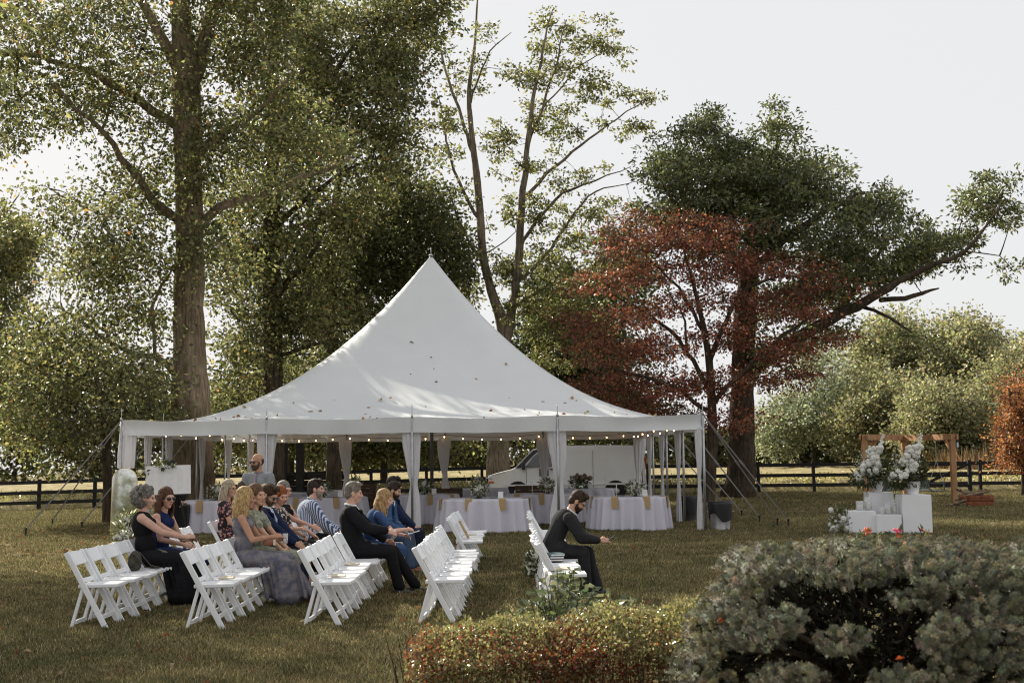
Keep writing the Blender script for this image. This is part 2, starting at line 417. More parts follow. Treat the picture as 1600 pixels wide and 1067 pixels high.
def tree(name, label, Y, trunk, limbs, blobs, ncl, nlf, leaf, pal, seed, crad=.45, bark='bark', flat=.65, twig=.016, cat='tree', group=None, lm='leaf', aspect=.62, trunkn=14, drift=1.0, bias=0.25, lscale=1.):
    g = random.Random(seed); rng = np.random.default_rng(seed)
    tr = resample(polyline(trunk, Y, seed, 0), .35)
    tr = [(v, r*(lscale if v.z > 7 else 1-(1-lscale)*max(0, v.z)/7)) for v, r in tr]
    base = tr[0][0]; gr = Vector((base.x, base.y, gz(base.x, base.y)))
    root = empty(name, gr, label, cat, group)
    tr = [(v-gr, r) for v, r in tr]
    tr[0] = (Vector((tr[0][0].x, tr[0][0].y, -.15)), tr[0][1])
    mb = MB(); sk = [v for v, r in tr if v.z > tr[-1][0].z*.25]
    # bark ridges: wobble each trunk ring a little
    mb.tube([v for v, r in tr], [r*(1+.05*g.uniform(-1, 1)) for v, r in tr], trunkn)
    vv = np.array(mb.v); 
    if trunkn > 10:
        ang = np.arange(len(vv)) % trunkn
        cen = np.repeat(np.array([v for v, r in tr]), trunkn, 0)
        amp = 1+.07*np.sin(ang*2.4+vv[:, 2]*.8)+rng.normal(0, .025, len(vv))
        mb.v = [tuple(x) for x in cen+(vv-cen)*amp[:, None]]
    tob = mb.build('trunk', M[bark], root, True)
    lb = MB()
    for i, l in enumerate(limbs):
        pl = resample([(v-gr, r) for v, r in polyline(l, Y, seed*31+i, drift)], .4)
        pl = [(v+Vector((g.uniform(-.05, .05), 0, g.uniform(-.05, .05))), r) for v, r in pl]
        lb.tube([v for v, r in pl], [r*lscale for v, r in pl], 8); sk += [v for v, r in pl]
    if limbs: lb.build('limbs', M[bark], root, True)
    # clusters of leaves inside the crown blobs
    w = np.array([b[2]*b[3]*(b[5] if len(b) > 5 else 1) for b in blobs], float); w /= w.sum()
    cen = []
    for i in rng.choice(len(blobs), ncl, p=w):
        b = blobs[i]; rd = b[4]
        v = rng.normal(0, .55, 3); v = v if np.linalg.norm(v) < 1.3 else v*.6
        yo = Y+(b[6] if len(b) > 6 else 0)+v[1]*rd
        c = W(b[0]+v[0]*b[2], b[1]+v[2]*b[3], yo) - gr
        if c.z + gr.z - gz(c.x+gr.x, yo) > .8: cen.append(c)
    cen = np.array([tuple(c) for c in cen])
    S = np.array([tuple(v) for v in sk])
    d0 = np.array([np.min(((S-c)**2).sum(1)) for c in cen]); order = np.argsort(d0)
    tw = MB(); Sx = np.zeros((len(S)+len(cen)*4, 3)); Sx[:len(S)] = S; ns = len(S)
    dirs = np.zeros((len(cen), 3))
    for i in order:
        c = cen[i]; q = Sx[:ns]; dv = c-q
        cost = (dv**2).sum(1) + np.where(dv[:, 2] < -.1, (dv[:, 2]**2)*1.5+.3, 0)
        j = int(np.argmin(cost)); p = q[j]; L = math.sqrt(((c-p)**2).sum())
        mid = (p+c)/2 + rng.normal(0, .08*L, 3) + np.array([0, 0, .08*L])
        r0 = min(twig*(1+L*.8), twig*3.2)
        pts = [p, p*.45+mid*.55, mid*.5+c*.5+rng.normal(0, .03*L, 3), c]
        tw.tube(pts, [r0, r0*.75, r0*.55, r0*.3], 4, False)
        Sx[ns:ns+3] = pts[1:]; ns += 3
        dirs[i] = (c-p)/max(L, 1e-3)
    tw.build('branches', M[bark], root)['kind'] = 'stuff'
    # leaves
    cnt = (nlf*rng.lognormal(-.12, .5, len(cen))).astype(int); idx = np.repeat(np.arange(len(cen)), cnt); n = len(idx)
    sz = crad*(cnt/nlf)**.4*rng.uniform(.75, 1.4, len(cen))
    off = rng.normal(size=(n, 3)); off /= np.linalg.norm(off, axis=1, keepdims=True); off *= (rng.uniform(0, 1, n)**.5*rng.choice([1, 1, 1.4], n))[:, None]
    off[:, 2] *= flat
    P = cen[idx] + off*sz[idx][:, None] + dirs[idx]*(sz[idx]*.3)[:, None]
    D = off*.8 + rng.normal(0, .55, (n, 3)) + dirs[idx]*.3 + np.array([0, 0, -bias])
    V, F = leafquads(P, D, leaf*rng.uniform(.6, 1.3, n), rng, aspect)
    cc = pick(rng, pal, n, .3)*1.25*rng.normal(1, .16, len(cen))[idx][:, None].clip(.55, 1.5)
    o = obj('crown', npmesh('crown', V, F, M[lm], col=np.repeat(cc, 4, 0)), root); o['kind'] = 'stuff'
    return root

# tall poplar left of the tent
tree('poplar_tree', 'tallest thick furrowed trunk rising behind the left end of the tent, wide open crown', 37,
  [(300,806,.78),(300,770,.66),(300,700,.60),(298,620,.55),(296,520,.46),(296,420,.43),(295,300,.41),(293,200,.42),(290,110,.40),(284,40,.30),(276,-60,.24),(270,-220,.15),(270,-380,.06)],
  [[(312,350,.17),(345,325,.15),(400,305,.12),(460,285,.09),(520,260,.06),(565,240,.03)],
   [(310,240,.15),(338,215,.12),(380,190,.09),(420,160,.06),(450,120,.03)],
   [(285,348,.16),(240,315,.14),(215,280,.12),(190,245,.10),(160,205,.08),(120,170,.06),(85,130,.03)],
   [(285,205,.17),(240,172,.15),(190,140,.13),(130,110,.10),(60,88,.08),(0,84,.06),(-70,80,.03)],
   [(285,125,.20),(262,80,.18),(235,30,.15),(212,-20,.12),(190,-90,.08)],
   [(280,590,.15),(262,568,.12),(238,556,.10),(215,556,.08),(180,538,.06),(140,512,.045),(100,485,.025)],
   [(240,556,.06),(240,520,.055),(238,480,.05),(250,448,.045),(268,425,.03)],
   [(296,140,.28),(318,70,.24),(335,0,.2),(350,-110,.15),(370,-240,.07)],
   [(62,88,.06),(50,40,.05),(42,-10,.04),(40,-60,.03)],
   [(30,86,.05),(24,130,.04),(33,175,.03),(12,215,.02)],
   [(160,205,.05),(172,150,.04),(165,90,.03),(140,40,.02)],
   [(212,560,.04),(205,580,.035),(160,600,.03),(120,615,.02)],
   [(270,425,.06),(285,400,.06)]],
  [(60,30,110,70,3.0,.8),(170,70,100,80,3.0),(230,150,90,60,2.6,.8),(120,170,100,50,2.6,.7),(230,260,80,60,2.4,.7),(180,310,90,55,2.4,.75),(120,350,60,40,2,.5),(200,400,90,55,2.4,1.2),
   (130,430,70,45,2,.9),(210,480,70,45,2.2,1.3),(130,520,80,40,2.2,1.2),(150,590,100,45,2.4,1.6),(70,560,50,40,2,1),(235,610,45,40,1.8,1.2),(370,40,70,70,2.6,1.3),(400,120,70,60,2.6,1.4),(370,200,55,60,2.4,1.1),
   (440,200,60,50,2.2,1.2),(400,280,70,40,2.2,1),(500,240,55,45,2.2,1.2),(20,110,60,60,2.2,.8),(15,200,40,35,2,.8),(345,400,40,60,2,1),(255,-40,200,50,3,.8),(300,200,30,150,1.2,.6,-1.0),
   (300,330,25,60,1,.5,-.9),(430,-10,90,60,2.6,1.2)],
  900, 62, .15, GREEN, 11, .66, twig=.014, trunkn=22)
# second poplar and darker maples between it and the peak of the tent
tree('maple_tree', 'dark straight trunk second from the left behind the tent, dense tall crown', 45,
  [(428,795,.46),(428,740,.40),(427,620,.37),(426,500,.34),(425,380,.33),(424,260,.30),(426,140,.25),(432,20,.18),(440,-120,.08)],
  [[(426,480,.14),(450,440,.12),(480,410,.09),(505,370,.06)],[(425,360,.12),(470,320,.1),(520,280,.07),(570,250,.04)],[(426,240,.13),(470,180,.1),(520,120,.08),(560,60,.05),(600,0,.03)],
   [(425,420,.1),(390,380,.08),(360,350,.05)],[(428,190,.1),(405,120,.07),(390,60,.04)],[(426,560,.09),(470,545,.07),(520,530,.04)]],
  [(460,60,70,60,3),(540,40,80,60,3),(600,50,80,70,3),(650,20,50,50,2.5),(560,130,90,70,3),(620,140,50,60,2.5,.8),(480,160,80,70,3),(470,260,80,60,3),(560,230,80,60,3),(610,230,45,50,2.5,.8),
   (540,320,70,50,2.6),(420,350,80,60,2.6),(370,300,50,60,2.5),(480,400,70,60,2.6),(390,440,70,60,2.6),(430,520,80,50,2.6),(380,560,60,50,2.4),(360,620,50,40,2.4),(500,500,70,50,2.6),(680,10,40,30,2,.6)],
  950, 62, .17, GREEN, 12, .62, 'darkbark')
tree('maple_tree', 'thin dark trunk third from the left behind the tent, shadowy low crown', 50,
  [(520,788,.34),(522,730,.31),(520,600,.27),(518,500,.25),(519,400,.22),(524,320,.17),(535,240,.1)],
  [[(519,470,.1),(550,430,.08),(590,400,.06),(640,380,.03)],[(519,420,.1),(560,370,.08),(610,330,.05)],[(518,500,.08),(490,470,.06),(450,450,.03)]],
  [(600,320,70,45,2.6),(650,310,50,45,2.4),(690,370,40,50,2.2),(560,370,80,50,2.6),(640,380,70,45,2.6),(700,420,35,35,2),(530,440,70,50,2.6),(600,440,60,40,2.4),(470,480,50,50,2.4),(540,520,50,40,2.4),(650,440,45,30,2.2)],
  600, 58, .18, [((.080, .086, .037), 4), ((.056, .062, .027), 3), ((.125, .125, .055), 3), ((.17, .16, .07), .8)], 13, .66, 'darkbark')
# airy tree with two pale stems right of the tent peak
tree('maple_tree', 'airy half bare tree with two tall pale stems right of the tent peak', 51,
  [(780,777,.62),(779,740,.54),(779,690,.52),(783,600,.48),(788,540,.42),(783,500,.34),(768,455,.27),(755,400,.25),(750,330,.22),(744,270,.2),(736,200,.17),(733,140,.13),(742,70,.08),(746,0,.05),(752,-40,.02)],
  [[(788,545,.36),(800,490,.3),(808,430,.27),(813,370,.25),(817,300,.21),(826,220,.16),(834,150,.12),(848,80,.08),(862,15,.03)],
   [(738,235,.12),(720,180,.1),(700,120,.08),(684,70,.06),(668,25,.03)],[(750,345,.12),(722,300,.1),(706,250,.08),(692,190,.05),(682,140,.02)],
   [(760,420,.1),(740,390,.09),(715,340,.07),(697,290,.04)],
   [(734,160,.07),(752,110,.06),(775,70,.04),(800,50,.02)],[(817,312,.12),(855,272,.1),(895,238,.08),(950,195,.05),(1015,152,.02)],[(813,385,.12),(845,335,.1),(880,302,.08),(930,282,.05),(985,262,.02)],
   [(826,225,.09),(848,165,.08),(868,105,.06),(884,30,.02)],[(808,440,.12),(850,400,.1),(890,345,.08),(930,300,.05),(990,285,.015)],[(800,480,.1),(850,450,.08),(900,400,.05)],
   [(756,400,.05),(790,375,.03),(820,350,.01)],[(848,170,.05),(900,110,.04),(950,75,.02)]],
  [(880,35,40,22,1.6),(850,75,35,28,1.5),(935,65,45,28,1.6),(968,90,22,18,1.2),(825,115,40,28,1.5),(895,120,55,32,1.8),(945,150,45,25,1.6),(1005,155,25,14,1,.8),(845,185,40,28,1.6),(905,200,55,28,1.8),(965,200,40,16,1.4),
   (780,220,32,26,1.4),(728,120,30,34,1.3,.7),(698,70,32,34,1.4,.7),(688,190,28,28,1.3,.8),(700,250,26,22,1.2,.8),(772,340,32,20,1.3,.8),(850,262,40,22,1.5),(905,285,50,22,1.6),(950,310,50,20,1.6,.8),(760,50,30,18,1.1,.5),
   (830,335,45,26,1.6),(885,360,55,32,1.9,1.2),(940,360,45,36,1.8,1.2),(850,420,60,36,2,1.4),(910,430,55,40,2,1.5),(838,490,50,34,2,2.2),(900,505,45,36,2,2.2),(870,545,50,30,2,2),(800,430,40,40,2,1.2),(730,300,26,20,1.2,.7),(790,275,24,18,1,.6),(960,420,40,40,1.8,1.3),(990,300,20,10,1,.4)],
  440, 58, .16, SPARSE, 14, .40, 'palebark', twig=.011, flat=.5, lscale=.72)
# dark oak on the right
tree('oak_tree', 'broad dark green tree with one long bough reaching right, standing behind the red tree', 46.5,
  [(1152,782,.75),(1156,755,.56),(1158,700,.50),(1160,600,.45),(1165,500,.42),(1172,400,.34),(1176,345,.24),(1170,300,.10),(1162,265,.04)],
  [[(1164,585,.3),(1200,560,.28),(1245,530,.25),(1300,498,.22),(1360,468,.17),(1420,432,.12),(1465,412,.09),(1505,395,.07),(1545,350,.045),(1570,310,.02)],
   [(1375,470,.10),(1415,465,.10),(1440,458,.08),(1466,451,.03)],[(1170,425,.2),(1225,375,.16),(1290,330,.11),(1350,300,.04)],[(1174,370,.18),(1205,300,.13),(1215,215,.05)],[(1170,420,.18),(1110,370,.13),(1055,320,.08),(1030,280,.03)],
   [(1345,478,.08),(1390,497,.06),(1425,520,.03)],[(1290,330,.09),(1295,270,.04)],[(1300,498,.12),(1350,430,.09),(1390,370,.05)],[(1505,395,.03),(1560,400,.02),(1585,425,.012)]],
  [(1100,205,38,36,2.2,1.3),(1055,262,48,44,2.5,1.1),(1110,292,74,46,3),(1040,330,45,36,2.4),(1213,205,33,34,2.1,1.3),(1193,270,62,42,3),(1235,320,60,45,3),(1290,275,32,30,2.1,1.2),(1300,345,62,45,3),(1378,320,40,28,2.3,1.2),(1395,375,55,36,2.6),
   (1340,405,65,36,3),(1255,400,70,40,3),(1110,370,60,36,3),(1180,350,60,45,3),(1445,412,32,22,1.8),(1480,385,34,22,1.8),(1530,325,36,26,1.8),(1558,295,24,24,1.5),(1588,345,14,26,1.2),(1580,420,16,14,1),(1500,372,25,14,1.2),(1300,455,60,30,2.8),(1230,470,60,30,2.8),
   (1380,430,40,20,2),(1290,510,40,22,2.2),(1210,540,50,35,2.4),(1420,525,30,9,1.2,.8),(1160,290,55,42,2.5),(1150,250,30,30,2),(1250,275,36,36,2.2),(1340,330,40,36,2.4),(1440,385,30,24,1.8)],
  960, 62, .19, [(tuple(v*1.2 for v in c), w) for c, w in DKGREEN]+[((.16, .165, .085), 1.0)], 15, .43, 'darkbark', aspect=.45, lm='gloss')
# red leaved tree behind the right corner of the tent
tree('dogwood_tree', 'rust red leaved spreading tree behind the right side of the tent', 42.5,
  [(1106,792,.24),(1110,740,.2),(1113,680,.18),(1112,620,.16),(1108,565,.13),(1100,515,.1),(1085,450,.06),(1068,390,.03)],
  [[(1112,615,.1),(1072,548,.08),(1030,502,.06),(980,472,.045),(930,452,.02)],[(1108,570,.1),(1135,500,.08),(1165,452,.06),(1220,432,.04),(1290,430,.02)],[(1112,630,.1),(1180,562,.08),(1240,512,.06),(1300,480,.03)],
   [(1113,650,.09),(1050,602,.07),(985,582,.05),(925,570,.02)],[(1100,520,.07),(1060,450,.05),(1010,400,.03)],[(1072,548,.05),(1070,500,.04),(1040,450,.02)]],
  [(1060,352,70,16,2),(1010,385,70,20,2.2),(1105,372,60,20,2),(955,440,60,20,2.2),(1030,425,70,20,2.4),(1120,420,60,20,2.2),(1180,415,50,18,2),(1245,428,55,16,2),(1290,450,36,14,1.6),(925,505,36,22,2),(1000,490,60,20,2.4),(1085,475,60,20,2.4),
   (1175,470,55,20,2.4),(1250,490,45,16,2),(950,555,55,22,2.4),(1040,545,65,22,2.6),(1130,525,50,20,2.4),(1210,545,50,18,2.2),(960,600,55,18,2.4),(1050,605,60,18,2.4),(1140,600,45,22,2.2),(1230,590,40,22,2),(1030,640,50,14,2),(1120,660,40,18,2),(1280,530,30,14,1.6)],
  660, 56, .12, RED, 16, .54, 'darkbark', flat=.35, twig=.011)
# small dark tree by the left corner of the tent
tree('linden_tree', 'small dark trunked tree with low drooping leaves left of the tent corner', 33.5,
  [(168,830,.14),(168,790,.125),(168,740,.115),(166,690,.105),(162,640,.09),(150,590,.06),(140,540,.03)],
  [[(166,690,.05),(140,660,.045),(100,640,.03),(60,630,.015)],[(165,670,.05),(200,640,.04),(240,625,.02)],[(160,630,.05),(120,590,.04),(70,570,.02)]],
  [(110,635,75,34,2),(60,610,55,40,2),(200,640,60,34,2),(145,575,70,38,2),(40,665,42,34,1.8),(90,690,60,20,1.6),(235,665,28,26,1.4),(150,660,70,30,2),(30,560,40,36,1.8),(70,660,60,30,1.8),(215,590,40,36,1.8),(120,700,45,14,1.4)],
  215, 46, .13, GREEN, 17, .78, 'darkbark')
# background trees beyond the fence
def bgtree(name, label, x, Y, blobs, ncl, nlf, leaf, pal, seed, crad, grp='trees beyond the black fence', tr=.16, bark='darkbark'):
    s = PX(Y); base = W(x, 700, Y); gzv = gz(base.x, Y); top = min(b[1] for b in blobs)
    by = 714 - (x-800)*.0105 + (CAM_H-gzv)*s
    trunk = [(x, by, tr*1.3), (x, by-(by-top)*.3, tr), (x+4, by-(by-top)*.6, tr*.7), (x-2, top+10, tr*.2)]
    return tree(name, label, Y, trunk, [], blobs, ncl, nlf, leaf, pal, seed, crad, bark, group=grp, trunkn=8, twig=.03)
bgtree('woodland_tree', 'shadowy leafy tree filling the gap behind the left slope of the tent roof', 455, 62, [(470,590,90,50,4),(400,640,80,50,4),(560,580,70,50,4),(470,690,90,30,3),(360,670,50,50,3),(520,640,70,50,4)], 520, 60, .2, GREEN, 21, .8)
bgtree('woodland_tree', 'sunlit leafy tree seen under the tent canopy behind the middle bay', 600, 60, [(560,705,60,18,2.5),(640,705,60,20,2.5),(600,640,80,60,3.5),(660,560,40,60,3),(700,480,30,40,2.5),(680,690,40,24,2.5)], 420, 60, .2, SPARSE, 22, .7)
bgtree('woodland_tree', 'dark leafy tree behind the right slope of the tent roof left of the red tree', 905, 58, [(880,470,60,50,3),(940,490,50,55,3),(870,560,50,50,3),(930,580,70,60,3.5),(960,650,70,50,3.5),(880,640,60,50,3.5),(830,520,30,40,2.5),(985,420,40,40,2.5)], 640, 60, .2, DKGREEN, 23, .75)
bgtree('woodland_tree', 'pale sunlit tree at the left edge of the picture', -30, 75, [(-10,370,70,60,4),(20,400,45,35,3),(-40,480,80,60,4),(0,560,40,50,3),(20,640,50,60,3.5)], 420, 55, .26, GREEN, 24, .95)
bgtree('woodland_tree', 'tall rounded olive tree below the long bough on the right', 1400, 112, [(1395,540,50,36,5),(1370,580,45,45,5),(1430,575,40,40,5),(1400,620,60,40,5)], 560, 55, .34, PALE, 25, 1.2)
bgtree('woodland_tree', 'rounded grey green tree standing tallest near the right edge', 1508, 108, [(1505,535,45,36,5),(1535,570,40,38,5),(1475,575,40,40,5),(1510,620,60,40,5)], 560, 55, .34, PALE, 26, 1.2)
bgtree('woodland_tree', 'light yellow green bushy tree in front of the far rounded trees', 1375, 96, [(1375,620,45,36,4.5),(1345,655,36,34,4),(1410,655,40,34,4),(1380,690,60,24,4)], 520, 55, .28, PALE, 27, 1.0)
bgtree('woodland_tree', 'thin bluish tree seen between the red tree and the far olive trees', 1272, 100, [(1270,580,34,50,3.5,.7),(1290,640,36,44,3.5),(1245,650,36,40,3.5),(1215,680,40,36,3.5)], 360, 48, .26, [((.17, .185, .12), 3), ((.22, .23, .16), 2)], 28, 1.0)
bgtree('woodland_tree', 'broad bushy tree right of the pergola at the field edge', 1475, 88, [(1460,640,45,36,4),(1500,650,40,34,4),(1440,680,40,28,4),(1520,690,45,22,3.5)], 480, 55, .26, PALE, 29, .95)
bgtree('woodland_tree', 'pale bushy tree cut off by the right edge of the picture', 1600, 92, [(1580,590,40,36,4),(1620,580,40,50,4),(1560,630,40,36,4),(1600,660,50,40,4)], 520, 55, .26, PALE, 30, .95)
bgtree('maple_tree', 'small flame orange tree at the right edge in front of the fence', 1600, 45, [(1592,625,26,32,1.2),(1585,670,28,24,1.2),(1612,690,36,40,1.4),(1588,712,24,18,1),(1625,640,34,40,1.4)], 330, 60, .10, ORANGE, 31, .36, None, .09)
# one more tree, just out of the picture on the left; its twigs hang into the top left corner and it shades the chairs
tree('poplar_tree', 'tree at the left edge whose twigs hang into the top left corner', 26,
  [(-330,846,.45),(-330,700,.36),(-328,500,.32),(-330,300,.27),(-335,60,.2),(-340,-200,.08)],
  [[(-330,480,.14),(-250,400,.1),(-160,340,.06),(-80,300,.03)],[(-330,340,.14),(-230,230,.1),(-120,150,.06),(-20,110,.02)],[(-330,300,.12),(-420,200,.08),(-520,120,.04)],[(-332,200,.12),(-250,60,.08),(-150,-60,.04)]],
  [(-200,150,170,110,3.6),(-330,200,190,140,4),(-470,180,150,130,3.6),(-300,30,200,120,4),(-130,50,110,90,3),(-330,-140,180,110,3.6),(-150,300,90,70,2.6),(-450,330,130,80,3),(-35,90,50,70,1.6,.6)],
  270, 54, .17, GREEN, 32, .75, 'darkbark')
# far wood behind the field: one mass
rng = np.random.default_rng(77)
n = 70000
P = np.zeros((n, 3)); xx = rng.uniform(-75, 95, n)
prof = 5.5 + 2.5*np.sin(xx*.21) + 1.5*np.sin(xx*.53+1) + 1.2*np.sin(xx*1.1+2)
prof = np.maximum(prof, 4.5); prof = np.where(xx < -18, prof+2.5, prof); prof = np.where(xx > 14, prof-.5, prof)
zz = prof*rng.uniform(0, 1, n)**.75; bul = np.sin(np.clip(zz/prof, 0, 1)*math.pi)*2.4
lump = np.sin(xx*.9)*np.sin(zz*1.1+xx*.3)
P[:, 0] = xx; P[:, 1] = 124 - bul - lump*1.6 + rng.normal(0, .5, n); P[:, 2] = zz + .2 + np.array([gz(a, 60) for a in xx])
V, F = leafquads(P, rng.normal(size=(n, 3)), rng.uniform(.3, .75, n), rng, .75)
cc = pick(rng, [((.10, .098, .045), 4), ((.070, .070, .034), 3), ((.16, .145, .065), 2)], n, .2)*(1+.25*np.sin(xx*.37)*np.sin(xx*.9))[:, None]
tag(obj('far_wood', npmesh('far_wood', V, F, M['leaf'], col=np.repeat(cc, 4, 0))), 'dark far wood along the back of the crop field', 'wood', None, 'stuff')
V = [(-90, 126.5, -2), (110, 126.5, -2), (110, 126.5, 4.2), (-90, 126.5, 4.2), (-90, 127.5, -2), (110, 127.5, -2), (110, 127.5, 4.2), (-90, 127.5, 4.2)]
# tall dry grass fringe at the right end of the field
n = 3500
P = np.stack([rng.uniform(29, 40, n), rng.uniform(80, 92, n), np.zeros(n)+.3], 1)
D = np.stack([rng.normal(0, .25, n), rng.normal(0, .25, n), np.ones(n)], 1)
V, F = leafquads(P, D, rng.uniform(.7, 2.0, n), rng, .07, .02)
tag(obj('tall_dry_grass', npmesh('tall_dry_grass', V, F, M['blade'], col=np.repeat(pick(rng, [((.34, .24, .15), 3), ((.26, .19, .10), 3), ((.40, .30, .20), 1)], n), 4, 0))),
    'tall tan dry grass behind the fence beyond the pergola', 'grass', None, 'stuff')
# ------------------------------------------------------------------ tent
TX, TY, TA, TE, TP = -2.27, 33.7, 6.55, 2.62, 7.42     # centre, half width, eave, peak
tent = empty('pole_tent', (TX, TY, 0), 'big white peaked pole tent open on all sides over the tables', 'tent')
def roofz(u, v):
    p = 7.0; t = (abs(u/TA)**p+abs(v/TA)**p)**(1/p); t = min(t, 1.0)
    c = max(0., min(1., 1-t))
    z = TE + (TP-TE)*c**1.93
    # cloth pulled tight to each side pole: slight scallop between poles, fading towards the peak
    m = max(abs(u), abs(v)); q = u if abs(v) >= abs(u) else v
    z -= .05*math.sin(math.pi*abs(q)/(TA/2))**2*max(0, t-.55)/.45*(m/TA)
    z += .010*math.sin(q*7.0+m*3)*max(0, t-.6)
    return z
n = 110; ax = np.linspace(-1, 1, n+1); ax = np.sign(ax)*np.abs(ax)**1.15*TA
V = [(x, y, roofz(x, y)) for y in ax for x in ax]
F = [(j*(n+1)+i, j*(n+1)+i+1, (j+1)*(n+1)+i+1, (j+1)*(n+1)+i) for j in range(n) for i in range(n)]
obj('canopy', npmesh('canopy', V, F, M['canvas'], True), tent)
g = random.Random(4)
for k in range(4):       # hanging valance, one strip per side
    Rz = Matrix.Rotation(k*math.pi/2, 3, 'Z'); V = []; m = 90; rows = 7
    for r in range(rows):
        for i in range(m+1):
            q = -TA+2*TA*i/m; f = r/(rows-1)
            ed = min(abs(q+TA), abs(q-TA))
            out = TA+.012+.02*math.sin(q*5+k)*f+.012*math.sin(q*13+2*k)*f - .05*math.sin(f*3.1)*(1-min(1, ed/2.5))
            z = roofz(q, -TA)-.34*f - .006 + (.05*math.sin(math.pi*abs(q)/(TA/2))**2*.5*f)
            V.append(Rz @ Vector((q, -out, z)))
    F = [(r*(m+1)+i, r*(m+1)+i+1, (r+1)*(m+1)+i+1, (r+1)*(m+1)+i) for r in range(rows-1) for i in range(m)]
    obj('valance', npmesh('valance', V, F, M['canvas'], True), tent)
mb = MB(); mb.tube([(0, 0, 0), (0, 0, TP-.02)], .05, 12); mb.build('centre_pole', M['steel'], tent, True)
mb = MB(); mb.tube([(0, 0, TP-.02), (0, 0, TP+.2)], .012, 6); mb.lathe([(.07, TP-.03), (.06, TP+.0), (.02, TP+.03)], 10); mb.build('peak_spike', M['steel'], tent, True)
posts = []
for k in range(4):
    for q in (-TA, -TA/2, 0, TA/2):
        p = Matrix.Rotation(k*math.pi/2, 3, 'Z') @ Vector((q, -TA+.0, 0)); posts.append((p, k, q))
pm = MB(); pm.tube([(0, 0, 0), (0, 0, TE-.03)], .03, 8); pole_me = pm.mesh('side_pole', M['steel'], True)
sm = MB(); sm.tube([(0, 0, TE-.05), (0, 0, TE+.27)], .009, 6); sm.lathe([(.03, TE-.02), (.03, TE+.03), (.012, TE+.05)], 8); spike_me = sm.mesh('pole_spike', M['steel'], True)
def drape_mesh(seed, w=.24, tie=1.12, low=.02):
    """gathered fabric leg drape, tied in the middle"""
    g = random.Random(seed); nn = 60; rows = 36; V = []; ph = g.uniform(0, 6)
    H = TE-.30
    for r in range(rows):
        z = low+(H-low)*r/(rows-1)
        if tie:
            d = (z-tie); k = .34+.66*min(1, abs(d)/.95)**.75 if d > 0 else .34+.46*min(1, abs(d)/.75)**.8
        else: k = .85
        for j in range(nn):
            a = 2*math.pi*j/nn
            rr = w*k*(1+.16*math.sin(a*9+ph+z*.4)+.07*math.sin(a*5-z*1.3)+.03*math.sin(z*9+a*3))
            sag = .03*math.sin(z*2.2+ph)
            V.append((rr*math.cos(a)+sag, rr*.5*math.sin(a), z+.01*math.sin(a*4)*(r == 0)))
    F = [(r*nn+j, r*nn+(j+1) % nn, (r+1)*nn+(j+1) % nn, (r+1)*nn+j) for r in range(rows-1) for j in range(nn)]
    return npmesh('drape', V, F, M['drape'], True)
dmes = [drape_mesh(i, .195 if i < 3 else .15) for i in range(5)]
short = drape_mesh(9, .20, 0, 1.55)
for i, (p, k, q) in enumerate(posts):
    o = obj('side_pole', pole_me, tent, p); o = obj('pole_spike', spike_me, tent, p)
    inward = Vector((-p.x, -p.y, 0)).normalized()*.14
    if k in (0, 2) and q not in (-TA,): inward = Vector((0, .16 if k == 0 else -.16, 0))
    lft = (k == 0 and q == -TA)
    o = obj('drape', short if lft else (dmes[i % 3] if k in (0, 2) else dmes[3+i % 2]), tent, p+inward); o.rotation_euler.z = k*math.pi/2 if k % 2 else (0 if q != -TA else k*math.pi/2)
# an extra drape on the left wall
o = obj('drape', dmes[3], tent, (-TA+.12, -4.9, 0)); o.rotation_euler.z = math.pi/2
# guy straps and stakes on the two sides and the back
stake = MB(); stake.tube([(0, 0, -.2), (0, 0, .2)], .02, 8); stake.lathe([(.035, .17), (.035, .2)], 8); stake_me = stake.mesh('stake', M['black'], True)
def guy(a, b, w=.03):
    """strap from local point a to ground point b, with a ratchet in it"""
    m = MB(); a = Vector(a); b = Vector(b); m.bar(a, b, w, .006, (0, 1, 0.2)); mid = a.lerp(b, .42)
    m.bar(mid, a.lerp(b, .47), w*1.7, .04, (0, 1, .2))
    m.build('guy_strap', M['strap'], tent)
    obj('stake', stake_me, tent, (b.x, b.y, b.z-.16))
def tl(v): return Vector((v.x-TX, v.y-TY, v.z))
for (q, px, py) in ((-TA, 40, 838), (-TA, 82, 822)):
    b = tl(G(px, py)); b.z += .16; guy((-TA-.02, q, TE-.03), b)
for (q, px, py) in ((-TA, 1232, 824), (-TA, 1215, 823), (-TA/2, 1187, 818), (0, 1159, 809)):
    b = tl(G(px, py)); b.z += .16; guy((TA+.02, q, TE-.03), b)
for q in (TA/2,): guy((TA+.02, q, TE-.03), (TA+2.2, q+.1, .16))
for q in (-TA/2, 0, TA/2):
    b = Vector((-TA-2.0, q, gz(TX-TA-2, TY+q)+.16)); guy((-TA-.02, q, TE-.03), b)
for q in (-TA, -TA/2, 0, TA/2, TA):
    b = Vector((q, TA+2.0, gz(TX+q, TY+TA+2)+.16)); guy((q, TA+.02, TE-.03), b)
